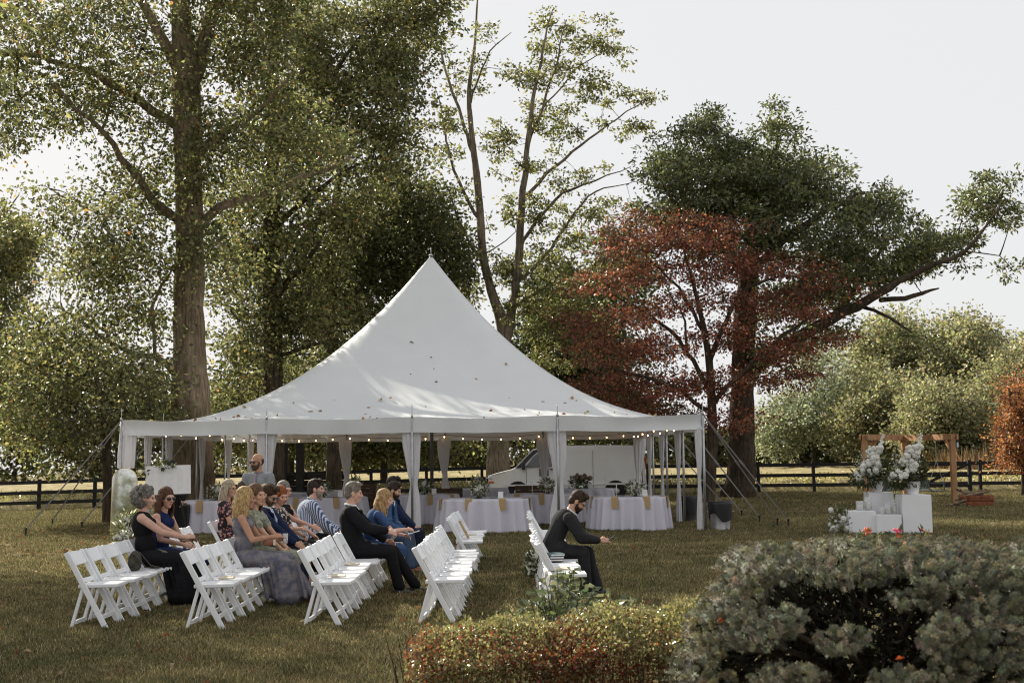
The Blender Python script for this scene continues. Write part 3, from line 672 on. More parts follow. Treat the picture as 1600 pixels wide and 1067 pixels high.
# fallen leaves on the roof
rng = np.random.default_rng(8); P = []
while len(P) < 150:
    u, v = rng.uniform(-TA, TA), rng.uniform(-TA, TA)
    t = max(abs(u), abs(v))/TA
    if rng.uniform() < t**2: P.append((u, v, roofz(u, v)+.02))
P = np.array(P); a = rng.uniform(0, 6.28, len(P))
V, F = leafquads(P, np.stack([np.cos(a), np.sin(a), rng.normal(0, .2, len(P))], 1), rng.uniform(.06, .14, len(P)), rng, .85, .2)
o = obj('roof_leaves', npmesh('roof_leaves', V, F, M['dry'], col=np.repeat(pick(rng, [((.32, .18, .08), 3), ((.22, .10, .05), 3), ((.40, .28, .14), 2)], len(P)), 4, 0)), None, (TX, TY, 0))
tag(o, 'brown fallen leaves scattered over the white tent roof', 'leaves', None, 'stuff')
# string lights under the eaves
m, t, p = nodes('bulb'); p.inputs['Emission Color'].default_value = (1, .52, .2, 1); p.inputs['Emission Strength'].default_value = 9; p.inputs['Base Color'].default_value = (1, .8, .5, 1)
M['bulb'] = m
bm_ = MB(); bm_.ball((0, 0, 0), (.017, .017, .026), 8, 6); bulb_me = bm_.mesh('bulb', M['bulb'], True)
sk = MB(); sk.lathe([(.014, .03), (.014, .075)], 8); sock_me = sk.mesh('socket', M['blackplastic'], True)
def strand(pts, nb, label):
    r = empty('string_light', (TX, TY, 0), label, 'string light', 'string lights inside the tent')
    P = []
    for i in range(len(pts)-1):
        a, b = Vector(pts[i]), Vector(pts[i+1]); L = (b-a).length
        for j in range(10): 
            f = j/10; P.append(a.lerp(b, f)-Vector((0, 0, .10*L/3.3*4*f*(1-f))))
    P.append(Vector(pts[-1]))
    m = MB(); m.tube(P, .006, 5); m.build('cable', M['blackplastic'], r)
    for i in range(nb):
        f = (i+.5)/nb*(len(P)-1); k = int(f); q = P[k].lerp(P[min(k+1, len(P)-1)], f-k)-Vector((0, 0, .075))
        b = obj('bulb', bulb_me, r, q); obj('socket', sock_me, b)
b = TA-.35; zt = TE-.16
strand([(x, b, zt) for x in (-b, -TA/2, 0, TA/2, b)], 21, 'row of small warm bulbs strung along the back eave of the tent')
strand([(b, y, zt) for y in (-b, -TA/2, 0, TA/2, b)], 9, 'row of small warm bulbs strung along the right side of the tent')
strand([(-b, y, zt) for y in (-b, -TA/2, 0, TA/2, b)], 9, 'row of small warm bulbs strung along the left side of the tent')
# ------------------------------------------------------------------ fence along the field
def feet(n): return n
FY = 52.0
fence = empty('rail_fence', (0, FY, 0), 'long black three rail wooden fence along the edge of the crop field', 'fence')
px0 = [1185+86.4*k for k in range(-16, 9)]
fxs = [W(x, 740, FY).x for x in px0]
GATE = (1436, 1516)
post = MB(); post.box((0, 0, .60), (.065, .065, .78)); post_me = post.mesh('post', M['black'])
for i, x in enumerate(fxs):
    o = obj('post', post_me, fence, (x, 0, gz(x, FY))); o.rotation_euler = (random.Random(i).uniform(-.02, .02), random.Random(i+50).uniform(-.02, .02), 0)
    if i+1 < len(fxs):
        x2 = fxs[i+1]
        for z in (.38, .80, 1.24):
            m = MB(); m.bar((x-.03, -.09, gz(x, FY)+z), (x2-.035, -.09, gz(x2, FY)+z), .04, .15); m.build('rail', M['black'], fence)
gx0, gx1 = W(1436, 740, 50.6).x, W(1515, 740, 50.6).x
gate = empty('field_gate', (gx0, 50.6, 0), 'black wooden gate with a diagonal brace right of the pergola', 'gate')
for x in (0, gx1-gx0): 
    m = MB(); m.box((x, 0, .68), (.07, .06, .70)); m.build('post', M['black'], gate)
for z in (.32, .74, 1.2):
    m = MB(); m.bar((.08, -.02, z), (gx1-gx0-.08, -.02, z), .04, .12); m.build('rail', M['black'], gate)
m = MB(); m.bar((.1, -.065, .36), (gx1-gx0-.1, -.065, 1.2), .035, .11); m.build('brace', M['black'], gate)
# dark sheltered lean-to seen through the left bays of the tent
sy = 50.2; sx = W(445, 740, sy).x
sh = empty('field_shelter', (sx, sy, gz(sx, sy)), 'dark timber field shelter with tall posts seen through the tent', 'shelter')
xs_ = [W(p, 740, sy).x-sx for p in (443, 469, 540)]
for x in xs_[:2]:
    m = MB(); m.box((x, 0, 1.75), (.16, .12, 1.8)); m.build('post', M['black'], sh)
for i in range(5):
    m = MB(); m.bar((xs_[0]-.6, .14, .16+.24*i), (xs_[2], .14, .16+.24*i), .04, .225); m.build('board', M['black'], sh)
m = MB(); m.bar((xs_[0]-.8, 0, 3.62), (xs_[2], 0, 3.62), .3, .16); m.build('beam', M['black'], sh)

# ------------------------------------------------------------------ white van
M['vanwhite'] = mat('van_paint', (.74, .74, .73), .28, .02, 2, 0, 10, .5)
M['vanglass'] = mat('van_glass', (.02, .025, .03), .06, .1, 2, 0, 10, .8)
M['vandark'] = mat('van_trim', (.03, .03, .032), .5, .1, 6)
M['tyre'] = mat('tyre', (.02, .02, .02), .85, .2, 20); M['chrome'] = mat('chrome', (.6, .6, .62), .25, .05, 8, metal=1.)
M['redlens'] = mat('red_lens', (.42, .015, .02), .25, .1, 20); M['amber'] = mat('amber_lens', (.5, .14, .03), .3, .1, 20); M['lens'] = mat('clear_lens', (.55, .56, .58), .15, .1, 20)
VY = 47.0; vx = W(763, 740, VY).x
van = empty('delivery_van', (vx, VY, 0), 'white cargo van parked behind the tent facing left', 'van')
Lv = 6.05
# side silhouette (x from nose, z), front faces -x
sil = [(0.06,.42),(0.0,.62),(0.03,.92),(.14,1.03),(.42,1.11),(.86,1.21),(1.02,1.27),(1.46,1.72),(1.76,2.0),(2.05,2.08),(3.0,2.12),(4.6,2.12),(5.6,2.10),(5.82,2.04),(5.93,1.80),(6.0,1.2),(6.03,.55),(6.0,.40)]
def wheelcut(cx, r=.43):
    return [(cx+r*math.cos(a), .36+r*math.sin(a)) for a in [i*math.pi/10 for i in range(0, 11)]]
bot = [p for p in wheelcut(4.85)] + [p for p in wheelcut(1.14)]
outline = sil + [(5.3, .36)] + bot[:11] + [(4.4, .36), (1.6, .36)] + bot[11:] + [(.68, .38)]
ol = []
for p in outline:
    if not ol or (abs(p[0]-ol[-1][0])+abs(p[1]-ol[-1][1])) > .02: ol.append(p)
bmv = bmesh.new(); w = 1.0
rows = []
for y, ins in ((-w+.0, 0), (w, 0)):
    vs = []
    for x, z in ol:
        tum = .13*max(0, (z-1.15))/.95          # tumblehome above the waist
        yy = y + (tum if y < 0 else -tum)
        nose = .16*max(0, (1-x/.5)) if x < .5 else 0
        vs.append(bmv.verts.new((x, yy*(1-nose), z)))
    rows.append(vs)
f1 = bmv.faces.new(rows[0]); f2 = bmv.faces.new(rows[1][::-1])
k = len(ol)
for i in range(k): bmv.faces.new((rows[0][(i+1) % k], rows[0][i], rows[1][i], rows[1][(i+1) % k]))
bmesh.ops.triangulate(bmv, faces=[f1, f2]); bmesh.ops.recalc_face_normals(bmv, faces=bmv.faces)
me = bpy.data.meshes.new('body'); bmv.to_mesh(me); me.materials.append(M['vanwhite'])
vb = obj('body', me, van); bv = vb.modifiers.new('bevel', 'BEVEL'); bv.width = .045; bv.segments = 3; bv.limit_method = 'ANGLE'; bv.angle_limit = R(50)
def vyz(z): return -(1.0-.13*max(0, z-1.15)/.95)
def side_poly(name, pts, matl, parent, out=.012, th=.02):
    m = MB(); n = len(pts)
    a = [(x, vyz(z)-out, z) for x, z in pts]; b = [(x, vyz(z)+th, z) for x, z in pts]
    m.add(a+b, [tuple(range(n))[::-1], tuple(range(n, 2*n))]+[(i, (i+1) % n, n+(i+1) % n, n+i) for i in range(n)])
    return m.build(name, matl, parent)
side_poly('door_window', [(1.42,1.30),(2.45,1.33),(2.45,1.90),(2.02,1.90),(1.76,1.72)], M['vanglass'], van)
side_poly('window_trim', [(1.06,1.27),(1.30,1.30),(1.76,1.78),(2.0,1.95),(1.92,1.99),(1.74,1.95),(1.45,1.68)], M['vandark'], van, .006)
side_poly('roof_side_strip', [(2.75,1.93),(5.70,1.92),(5.70,1.935),(2.75,1.945)], M['vanwhite'], van, .006)  # thin raised strip in the body paint just below the roof
for x in (1.46, 2.62, 4.0):
    side_poly('panel_seam', [(x, .5), (x+.012, .5), (x+.012, 1.92 if x > 2 else 1.28), (x, 1.92 if x > 2 else 1.28)], M['vandark'], van, .004)
side_poly('belt_moulding', [(.62,.60),(5.92,.62),(5.92,.70),(5.05,.69),(.66,.66)], M['vanwhite'], van, .02)
side_poly('door_handle', [(2.38,1.20),(2.55,1.20),(2.55,1.25),(2.38,1.25)], M['vandark'], van, .03)
sg = side_poly('door_sign', [(1.95,.98),(2.32,.98),(2.32,1.26),(1.95,1.26)], mat('magnet_sign', (.07, .045, .045), .5, .6, 14, c2=(.3, .25, .22)), van, .018)
wm = MB()   # windscreen
wv = [(1.06,-.92,1.30),(1.06,.92,1.30),(1.75,.82,1.98),(1.75,-.82,1.98)]
nrm = Vector((-.70, 0, .71))*.02
wm.add([Vector(v)+nrm for v in wv]+[Vector(v)-nrm*2 for v in wv], [(0,1,2,3)[::-1],(4,5,6,7),(0,1,5,4),(1,2,6,5),(2,3,7,6),(3,0,4,7)]); wm.build('windscreen', M['vanglass'], van)
m = MB(); m.box((-.005, 0, .83), (.05, .70, .17)); m.build('grille', M['vandark'], van, bevel=.02)
m = MB(); m.box((-.035, 0, .92), (.05, .72, .02)); m.build('grille_bar', M['chrome'], van)
for s in (-1, 1):
    m = MB(); m.ball((.12, s*.80, .92), (.12, .10, .10), 12, 8); m.build('headlight', M['lens'], van, True)
    m = MB(); m.box((.13, s*.83, .76), (.11, .07, .04)); m.build('turn_signal', M['amber'], van, bevel=.015)
    m = MB(); m.box((5.985, s*.88, 1.42), (.045, .06, .24)); m.build('tail_light', M['redlens'], van, bevel=.02)
    m = MB(); m.box((1.36, s*1.08, 1.36), (.07, .10, .14)); m.build('mirror', M['vandark'], van, bevel=.03)
    for cx in (1.14, 4.85):
        y = s*.86
        t = MB(); rot = Matrix.Rotation(math.pi/2, 3, 'X')
        t.lathe([(.20,-.11),(.33,-.12),(.365,-.08),(.365,.08),(.33,.12),(.20,.11)], 28)
        t.v = [tuple(rot @ Vector(v)+Vector((cx, y, .365))) for v in t.v]; wo = t.build('wheel', M['tyre'], van, True)
        t = MB(); t.lathe([(.21,-.10),(.19,.105 if s < 0 else -.105),(.06,.12 if s < 0 else -.12)], 20)
        t.v = [tuple(rot @ Vector(v)+Vector((cx, y, .365))) for v in t.v]; t.build('rim', M['steel'], wo, True)
for cx in (1.14, 4.85):
    m = MB(); m.box((cx, 0, .56), (.50, .93, .26)); m.build('wheel_well', M['vandark'], van)
m = MB(); m.box((-.02, 0, .50), (.10, .95, .10)); m.build('front_bumper', M['vandark'], van, bevel=.03)
m = MB(); m.box((6.05, 0, .50), (.10, .96, .09)); m.build('rear_bumper', M['vandark'], van, bevel=.03)

# ------------------------------------------------------------------ pergola with swings, fire pit
pg0 = G(1490, 788); PY = pg0.y
perg = empty('swing_pergola', (pg0.x, PY, 0), 'open cedar pergola frame with bench swings on the right lawn', 'pergola')
def pl(px, Y, z=0): return Vector((W(px, 740, Y).x-pg0.x, Y-PY, z))
P1, P2, P3, P4 = pl(1490, PY), pl(1414, PY+3.4), pl(1360, PY+1.6), pl(1352, PY-1.6)
Hh = 2.28
for p in (P1, P2, P3, P4):
    m = MB(); m.box((p.x, p.y, Hh/2), (.085, .085, Hh/2)); m.build('post', M['wood'], perg, bevel=.008)
for a, b, dz in ((P1, P2, 0), (P3, P2, .03), (P4, P3, 0)):
    for sd in (-.11, .11):
        d = (b-a).normalized(); nn = Vector((-d.y, d.x, 0))*sd
        m = MB(); m.bar(a-d*.18+nn+Vector((0, 0, Hh-.06+dz)), b+d*.18+nn+Vector((0, 0, Hh-.06+dz)), .045, .19); m.build('beam', M['wood'], perg)
for a, b in ((P1, P2), (P2, P1), (P3, P2), (P4, P3)):
    d = (b-a).normalized(); m = MB(); m.bar(a+Vector((0, 0, Hh-.62)), a+d*.5+Vector((0, 0, Hh-.12)), .08, .08); m.build('brace', M['wood'], perg)
M['swing'] = mat('swing_paint', (.055, .07, .072), .6, .2, 10)
def swing(a, b, label):
    c = (a+b)/2; d = (b-a).normalized(); ang = math.atan2(d.y, d.x)
    s = empty('bench_swing', (pg0.x+c.x, PY+c.y, .42), label, 'swing', 'bench swings of the pergola', ang)
    for i in range(5):
        m = MB(); m.box((0, -.22+.11*i, 0), (.68, .045, .014)); m.build('seat_slat', M['swing'], s)
    for i in range(11):
        m = MB(); m.bar((-.62+.124*i, .27, .02), (-.62+.124*i, .42, .50), .06, .016, (0, 1, 0)); m.build('back_slat', M['swing'], s)
    m = MB(); m.box((0, .43, .52), (.68, .02, .035)); m.build('top_rail', M['swing'], s)
    m = MB(); m.box((0, .27, .03), (.68, .02, .03)); m.build('back_rail', M['swing'], s)
    for q in (-1, 1):
        m = MB(); m.box((q*.64, 0, .25), (.035, .28, .016)); m.build('arm_rest', M['swing'], s)
        m = MB(); m.bar((q*.64, -.22, .01), (q*.64, -.22, .25), .04, .04, (0, 1, 0)); m.build('arm_post', M['swing'], s)
        m = MB(); m.tube([(q*.62, -.2, .27), (q*.60, 0, 1.0), (q*.6, .0, Hh-.60)], .008, 5); m.tube([(q*.62, .3, .27), (q*.60, 0, 1.0)], .008, 5); m.build('chain', M['steel'], s)
swing(P1, P2, 'dark painted bench swing hanging right of the white plinths'); swing(P3, P2, 'dark painted bench swing mostly hidden behind the white plinths')
lt = empty('lantern', (pg0.x+.19, PY-.05, 1.86), 'small black lantern hung on the right pergola post', 'lantern')
m = MB(); m.box((0, 0, -.0), (.05, .05, .012)); m.box((0, 0, .19), (.055, .055, .012)); 
for a in (-1, 1):
    for b in (-1, 1): m.box((a*.045, b*.045, .095), (.006, .006, .085))
m.build('cage', M['blackplastic'], lt); m = MB(); m.lathe([(.06, .2), (.02, .26), (.008, .3)], 8); m.build('cap', M['blackplastic'], lt)
m = MB(); m.box((0, 0, .095), (.036, .036, .08)); m.build('pane', M['lens'], lt)
m = MB(); m.bar((0, 0, .3), (-.11, 0, .32), .012, .012); m.build('hook', M['blackplastic'], lt)
fp = G(1527, 792); M['rust'] = mat('rust', (.20, .075, .035), .85, .4, 9, .3, 40, .2)
pit = empty('fire_pit', fp, 'rusty round steel fire pit ring on the right lawn', 'fire pit')
for i in range(2):
    m = MB(); m.lathe([(.50, .19*i), (.52, .02+.19*i), (.50, .10+.19*i), (.52, .17+.19*i), (.50, .185+.19*i), (.46, .185+.19*i), (.46, .19*i)], 28); m.build('ring', M['rust'], pit, True)
m = MB(); m.lathe([(.46, .02), (.46, .05), (.1, .07)], 20); m.build('ash_bed', mat('ash', (.08, .075, .07), .95, .4, 9), pit)
M['logs'] = mat('log_bark', (.10, .07, .05), .9, .5, 9, .5, 30, .1, c2=(.33, .24, .16))
g = random.Random(3)
for i in range(9):
    a = fp + Vector((-.75+.10*i, g.uniform(-.25, .25), .10+.04*(i % 3) if i < 4 else .42))
    d = Vector((g.uniform(.4, .8)*(1 if g.random() < .7 else -1), g.uniform(-.4, .4), g.uniform(.05, .35)))*.5
    if i < 4: a.x = fp.x-1.0+.14*i; a.z = .09+.10*i; a.x += .30; d = Vector((.24, g.uniform(-.2, .2), .02+.05*(i > 0)))
    m = MB(); m.tube([a-d, a, a+d], [.040, .045, .038], 7)
    tag(m.build('log', M['logs']), ['split log at the bottom of the pile beside the fire pit', 'split log second up in the pile beside the fire pit', 'split log third up in the pile beside the fire pit', 'topmost pale split log leaning against the fire pit', 'leftmost dark log lying inside the fire pit', 'second log from the left inside the fire pit', 'middle log inside the fire pit', 'second log from the right inside the fire pit', 'rightmost log inside the fire pit'][i], 'log', 'logs in and beside the fire pit')

# ------------------------------------------------------------------ altar: plinths, urns, candles, flowers
AY = 25.6
def ax_(px, Y=AY): return W(px, 800, Y).x
def az_(py, px, Y=AY): return W(px, py, Y).z
def plinth(px0, px1, ytop, Y, dep, label):
    x0, x1 = ax_(px0, Y), ax_(px1, Y); z = az_(ytop, (px0+px1)/2, Y)
    m = MB(); m.box((0, 0, z/2), ((x1-x0)/2, dep/2, z/2)); o = m.build('plinth', M['white'], bevel=.006)
    o.location = ((x0+x1)/2, Y+dep/2, 0); o.rotation_euler.z = R(-3)
    tag(o, label, 'plinth', 'white altar plinths'); return o, z
pA, zA = plinth(1327, 1369, 798, AY, .52, 'low wide white plinth at the left of the altar group')
pB, zB = plinth(1371, 1409, 804, AY-.15, .45, 'lowest white plinth in the middle of the altar group')
pC, zC = plinth(1360, 1398, 769, AY+.55, .5, 'tall white plinth at the back under the left urn')
pD, zD = plinth(1412, 1457, 773, AY-.1, .55, 'tallest white plinth at the right under the right urn')
M['urn'] = mat('urn_white', (.78, .78, .80), .45, .03, 8)
def bloom_mesh(seed, r=1.):
    """ruffled round flower head of unit radius"""
    g = np.random.default_rng(seed); m = MB(); m.ball((0, 0, 0), 1, 14, 10); V = np.array(m.v)
    n = 1+.13*np.sin(V[:, 0]*9+seed)*np.sin(V[:, 1]*8)*np.sin(V[:, 2]*8.5+1)+g.normal(0, .06, len(V))
    V = V*n[:, None]; m.v = [tuple(v) for v in V]
    c = mat('petal_white', (.76, .76, .70), .8, .06, 4, .3, 12, .15, trans=.15) if 'bloom' not in M else M['bloom']
    M['bloom'] = c
    return m.mesh('bloom', c, False)
blooms = [bloom_mesh(i) for i in range(3)]
def greenery(parent, cen, rad, n, size, seed, pal=DKGREEN, aspect=.4, lm='leaf', name='greenery', updir=.2):
    g = np.random.default_rng(seed); v = g.normal(size=(n, 3)); v /= np.linalg.norm(v, axis=1, keepdims=True)
    P = np.array(cen)+v*np.array(rad)*(g.uniform(.2, 1, n)**.5)[:, None]
    V, F = leafquads(P, v+g.normal(0, .4, (n, 3))+[0, 0, updir], size*g.uniform(.6, 1.4, n), g, aspect)
    o = obj(name, npmesh(name, V, F, M[lm], col=np.repeat(pick(g, pal, n), 4, 0)), parent); o['kind'] = 'stuff'
    return o
def urn(px, zb, Y, h, w, label):
    r = empty('urn', (ax_(px, Y), Y+.02, zb), label, 'urn', 'white altar urns')
    m = MB(); m.lathe([(w*.62, 0), (w*.60, .02), (w*.72, h*.4), (w, h*.97), (w*1.03, h), (w*.96, h), (w*.88, h-.05)], 28); m.build('pot', M['urn'], r, True)
    return r
def arrangement(px, Y, zb, lean, label, seed, hs=1.0):
    g = random.Random(seed); x0 = ax_(px, Y)
    r = empty('flower_arrangement', (x0, Y+.02, zb), label, 'flowers', 'white altar flower arrangements')
    for i in range(84):
        f = g.random(); a = g.uniform(0, 6.28); rad = .30*(1-.5*f)*g.uniform(.2, 1)**.6
        c = Vector((lean*f*.42-.24+rad*math.cos(a), -.16+rad*.7*math.sin(a), .12+f*.66*hs+.08*math.cos(a)*(1-f)))
        s = g.choice((.04, .05, .06, .075, .085)) * (1-.2*f)
        o = obj('bloom', blooms[i % 3], r, c); o.scale = (s, s, s*.85); o.rotation_euler = (g.uniform(0, 3), g.uniform(0, 3), g.uniform(0, 3))
    for i in range(30):     # tall spire flower
        f = i/29; o = obj('bloom', blooms[i % 3], r, (lean*.30-.10+.12*f+g.uniform(-.03, .03), -.10+g.uniform(-.03, .03), .62*hs+.42*f)); s = .04*(1.1-.7*f); o.scale = (s,)*3
    greenery(r, (.10, .02, .28), (.24, .25, .32), 420, .13, seed, DKGREEN, .3)
    greenery(r, (-.2, -.05, .10), (.36, .26, .16), 300, .13, seed+1, [((.07, .085, .04), 3), ((.12, .13, .08), 1)], .25, updir=-.3)
    greenery(r, (-.12, -.1, .35), (.34, .3, .42), 420, .05, seed+2, [((.5, .5, .45), 2), ((.10, .12, .05), 1)], .5)
    m = MB()
    for i in range(14):
        a = g.uniform(0, 6.28); m.tube([(0, 0, -.15), (.05*math.cos(a), .05*math.sin(a), .1), (.2*math.cos(a), .15*math.sin(a), .3+.3*g.random())], .005, 4)
    o = m.build('stems', M['leafstem'], r); o['kind'] = 'stuff'
M['leafstem'] = mat('stem', (.06, .075, .03), .7, .2, 20)
urn(1372, zC, AY+.75, .25, .17, 'white tapered urn on the back plinth left of the other'); arrangement(1369, AY+.75, zC+.20, .6, 'left of the two large white flower arrangements on the altar', 5)
urn(1428, zD, AY+.12, .28, .185, 'white tapered urn on the tallest right plinth'); arrangement(1424, AY+.12, zD+.22, .8, 'right taller of the two large white flower arrangements on the altar', 9, 1.05)
M['wax'] = mat('wax', (.78, .75, .68), .5, .03, 8)
M['candleglass'] = mat('candle_glass', (.8, .82, .82), .08, .02, 5, spec=.6); M['candleglass'].node_tree.nodes['Principled BSDF'].inputs['Alpha'].default_value = .28
def candle(px, zb, Y, h, rad, label):
    r = empty('candle_holder', (ax_(px, Y), Y, zb), label, 'candle', 'glass candle cylinders on the altar')
    m = MB(); m.lathe([(rad, 0), (rad, h), (rad-.006, h), (rad-.006, .012)], 20); m.build('glass_cylinder', M['candleglass'], r, True)
    m = MB(); m.lathe([(rad*.72, .014), (rad*.72, h*.62), (rad*.5, h*.60)], 16); m.build('pillar_candle', M['wax'], r, True)
candle(1344, zA, AY+.25, .20, .085, 'short wide glass candle cylinder on the low left plinth'); candle(1357, zA, AY+.30, .28, .085, 'tall glass candle cylinder on the low left plinth')
candle(1378, zB, AY+.0, .16, .055, 'small glass candle cylinder on the middle plinth, left one'); candle(1387, zB, AY+.05, .24, .065, 'tall glass candle cylinder on the middle plinth'); candle(1397, zB, AY+.12, .30, .065, 'tallest glass candle cylinder on the middle plinth, right one')
def groundflowers(c, rad, label, seed, nb=26):
    g = random.Random(seed); r = empty('ground_flowers', c, label, 'flowers')
    for i in range(nb):
        o = obj('bloom', blooms[i % 3], r, (g.uniform(-1, 1)*rad[0]*.9, g.uniform(-1, 1)*rad[1]*.9, g.random()**1.5*rad[2]*1.1+.05)); s = g.uniform(.025, .06); o.scale = (s,)*3
    greenery(r, (0, 0, rad[2]*.4), rad, 420, .10, seed, [((.07, .08, .035), 3), ((.12, .12, .06), 2), ((.45, .45, .4), 1)], .3)
groundflowers(G(1318, 834), (.28, .3, .42), 'white and green flowers on the grass left of the altar plinths', 12)
# ------------------------------------------------------------------ tables under the tent
def cloth_mesh(rx, ry, seed, expo=2.6, zt=.765):
    g = random.Random(seed); nn = 160; rows = 14; V = []; F = []
    ph = [g.uniform(0, 6.28) for _ in range(5)]; nf = g.choice((21, 24, 27))
    V.append((0, 0, zt))
    def ring(k, z, fold):
        for j in range(nn):
            a = 2*math.pi*j/nn; c, s = math.cos(a), math.sin(a)
            q = (abs(c)**expo+abs(s)**expo)**(-1/expo)
            f = fold*(.06*math.sin(nf*a+ph[0]+.8*math.sin(3*a+ph[3]))+.035*math.sin((nf//2)*a+ph[1])+.02*math.sin(5*a+ph[2]))
            V.append((rx*q*c*k+f*c, ry*q*s*k+f*s, z+(.008*math.sin(7*a+ph[4]) if z < .03 else 0)))
    for k in (.3, .6, .9, .985): ring(k, zt, 0)
    ring(1.0, zt-.012, .05)
    for r in range(1, rows):
        f = r/(rows-1); ring(1.0+.055*f, zt-.012-(zt-.03)*f, .15+.85*f**.7)
    for j in range(nn): F.append((0, 1+j, 1+(j+1) % nn))
    R_ = 4+1+rows-1
    Q = [(1+r*nn+j, 1+r*nn+(j+1) % nn, 1+(r+1)*nn+(j+1) % nn, 1+(r+1)*nn+j) for r in range(R_-1) for j in range(nn)]
    me = bpy.data.meshes.new('tablecloth'); me.from_pydata(V, [], F+Q); me.update()
    me.polygons.foreach_set('use_smooth', np.ones(len(me.polygons), bool)); me.materials.append(M['linen']); return me
nap = MB(); W_ = .145
nap.add([(-W_/2, .17, .012), (W_/2, .17, .012), (W_/2, 0, .012), (-W_/2, 0, .012), (W_/2, -.022, -.002), (-W_/2, -.022, -.002), (W_/2, -.034, -.25), (-W_/2, -.034, -.25),
         (-W_/2, .17, .004), (W_/2, .17, .004), (W_/2, 0, .004), (-W_/2, 0, .004), (W_/2, -.012, -.006), (-W_/2, -.012, -.006), (W_/2, -.022, -.25), (-W_/2, -.022, -.25)],
        [(3,2,1,0),(5,4,2,3),(7,6,4,5),(8,9,10,11),(11,10,12,13),(13,12,14,15),(0,1,9,8),(7,15,14,6),(0,8,11,3),(3,11,13,5),(5,13,15,7),(1,2,10,9),(2,4,12,10),(4,6,14,12)])
nap_me = nap.mesh('napkin', M['kraft'])
M['greenglass'] = glassmat('green_glass', (.6, .75, .6))
WARMG = [((.09, .10, .04), 3), ((.14, .14, .07), 2), ((.5, .5, .44), 1.6), ((.3, .3, .2), 1)]
def table(px, Y, rx, ry, desc, seed, naps=(), rose=0, cent=True):
    x = W(px, 780, Y).x; g = random.Random(seed)
    r = empty('draped_table', (x, Y, 0), 'white draped table '+desc, 'table', 'cloth covered tables under the tent', 0)
    obj('tablecloth', cloth_mesh(rx, ry, seed), r)
    m = MB(); m.lathe([(min(rx, ry)*.95, .71), (min(rx, ry)*.95, .745)], 24); m.build('tabletop', M['darkwood'], r)
    for k in range(4):
        a = math.pi/4+k*math.pi/2; m = MB(); m.tube([(rx*.6*math.cos(a), ry*.6*math.sin(a), 0), (rx*.6*math.cos(a), ry*.6*math.sin(a), .72)], .02, 6); m.build('leg', M['steel'], r)
    for i, a in enumerate(naps):
        aa = R(a); c, s = math.cos(aa), math.sin(aa); q = (abs(c)**2.6+abs(s)**2.6)**(-1/2.6)
        o = obj('napkin', nap_me, None, (x+rx*q*c*1.005, Y+ry*q*s*1.005, .768))
        nrm = Vector((c*abs(c)**1.6/rx, s*abs(s)**1.6/ry)) if True else None
        o.rotation_euler.z = math.atan2(nrm.y, nrm.x)+math.pi/2 if nrm.length else aa
        tag(o, '%s kraft napkin on table %s' % (('leftmost', 'second', 'third', 'rightmost')[i if i < len(naps)-1 else 3] if len(naps) > 1 else 'only', desc), 'napkin', 'kraft napkins over the table edges')
    if cent:
        c = empty('centrepiece', (x+g.uniform(-.15, .15), Y-.05, .768), 'flower centrepiece on table '+desc, 'flowers', 'flower centrepieces on the tables')
        m = MB(); m.lathe([(.05, 0), (.06, .09), (.045, .15), (.05, .17)], 14); m.build('vase', M['greenglass'], c, True)
        for i in range(9):
            a = g.uniform(0, 6.28); o = obj('bloom', blooms[i % 3], c, (.12*math.cos(a)*g.random(), .1*math.sin(a)*g.random(), .19+.12*g.random())); s = g.uniform(.03, .055); o.scale = (s,)*3
        greenery(c, (0, 0, .21), (.22, .16, .15), 150, .09, seed, WARMG, .35)
        k = empty('table_number', (x+.28+g.uniform(0, .1), Y-.12, .768), 'white card on table '+desc, 'card', 'white table cards')
        m = MB(); m.box((0, 0, .075), (.06, .004, .075), Matrix.Rotation(R(-8), 3, 'X')); m.build('card', M['paper'], k)
        m = MB(); m.box((0, .02, .008), (.05, .02, .008)); m.build('stand', M['darkwood'], k)
        v = empty('candle', (x-.3, Y-.1, .768), 'taper candle on table '+desc, 'candle', 'taper candles on the tables')
        m = MB(); m.lathe([(.035, 0), (.03, .02), (.012, .03), (.014, .06)], 10); m.build('holder', M['greenglass'], v, True)
        m = MB(); m.lathe([(.010, .055), (.009, .30), (.004, .305)], 8); m.build('taper', M['wax'], v, True)
table(757, 27.9, 1.06, .80, 'nearest the empty chairs in the middle', 1, (-150, -108, -68, -20))
table(983, 28.2, .90, .78, 'nearest right tent corner', 2, (-160, -115, -70, -30))
table(345, 28.6, .92, .80, 'nearest left tent corner', 3, (-150, -108, -65))
table(510, 30.0, 1.0, .8, 'behind the striped shirt man', 4, (-125, -70))
table(660, 31.4, .95, .8, 'behind the middle front drape', 5, (-130, -75, -40))
table(850, 31.0, .98, .8, 'between the two nearest right tables', 6, (-130, -95, -30))
table(905, 35.5, 1.0, .8, 'far back before the van', 7, ())
table(560, 36.5, 1.0, .8, 'far back in the tent middle', 8, ())
table(425, 34.0, .95, .8, 'far back behind the standing man', 9, (-100,))
table(745, 36.8, .95, .8, 'far back by the van nose', 10, ())
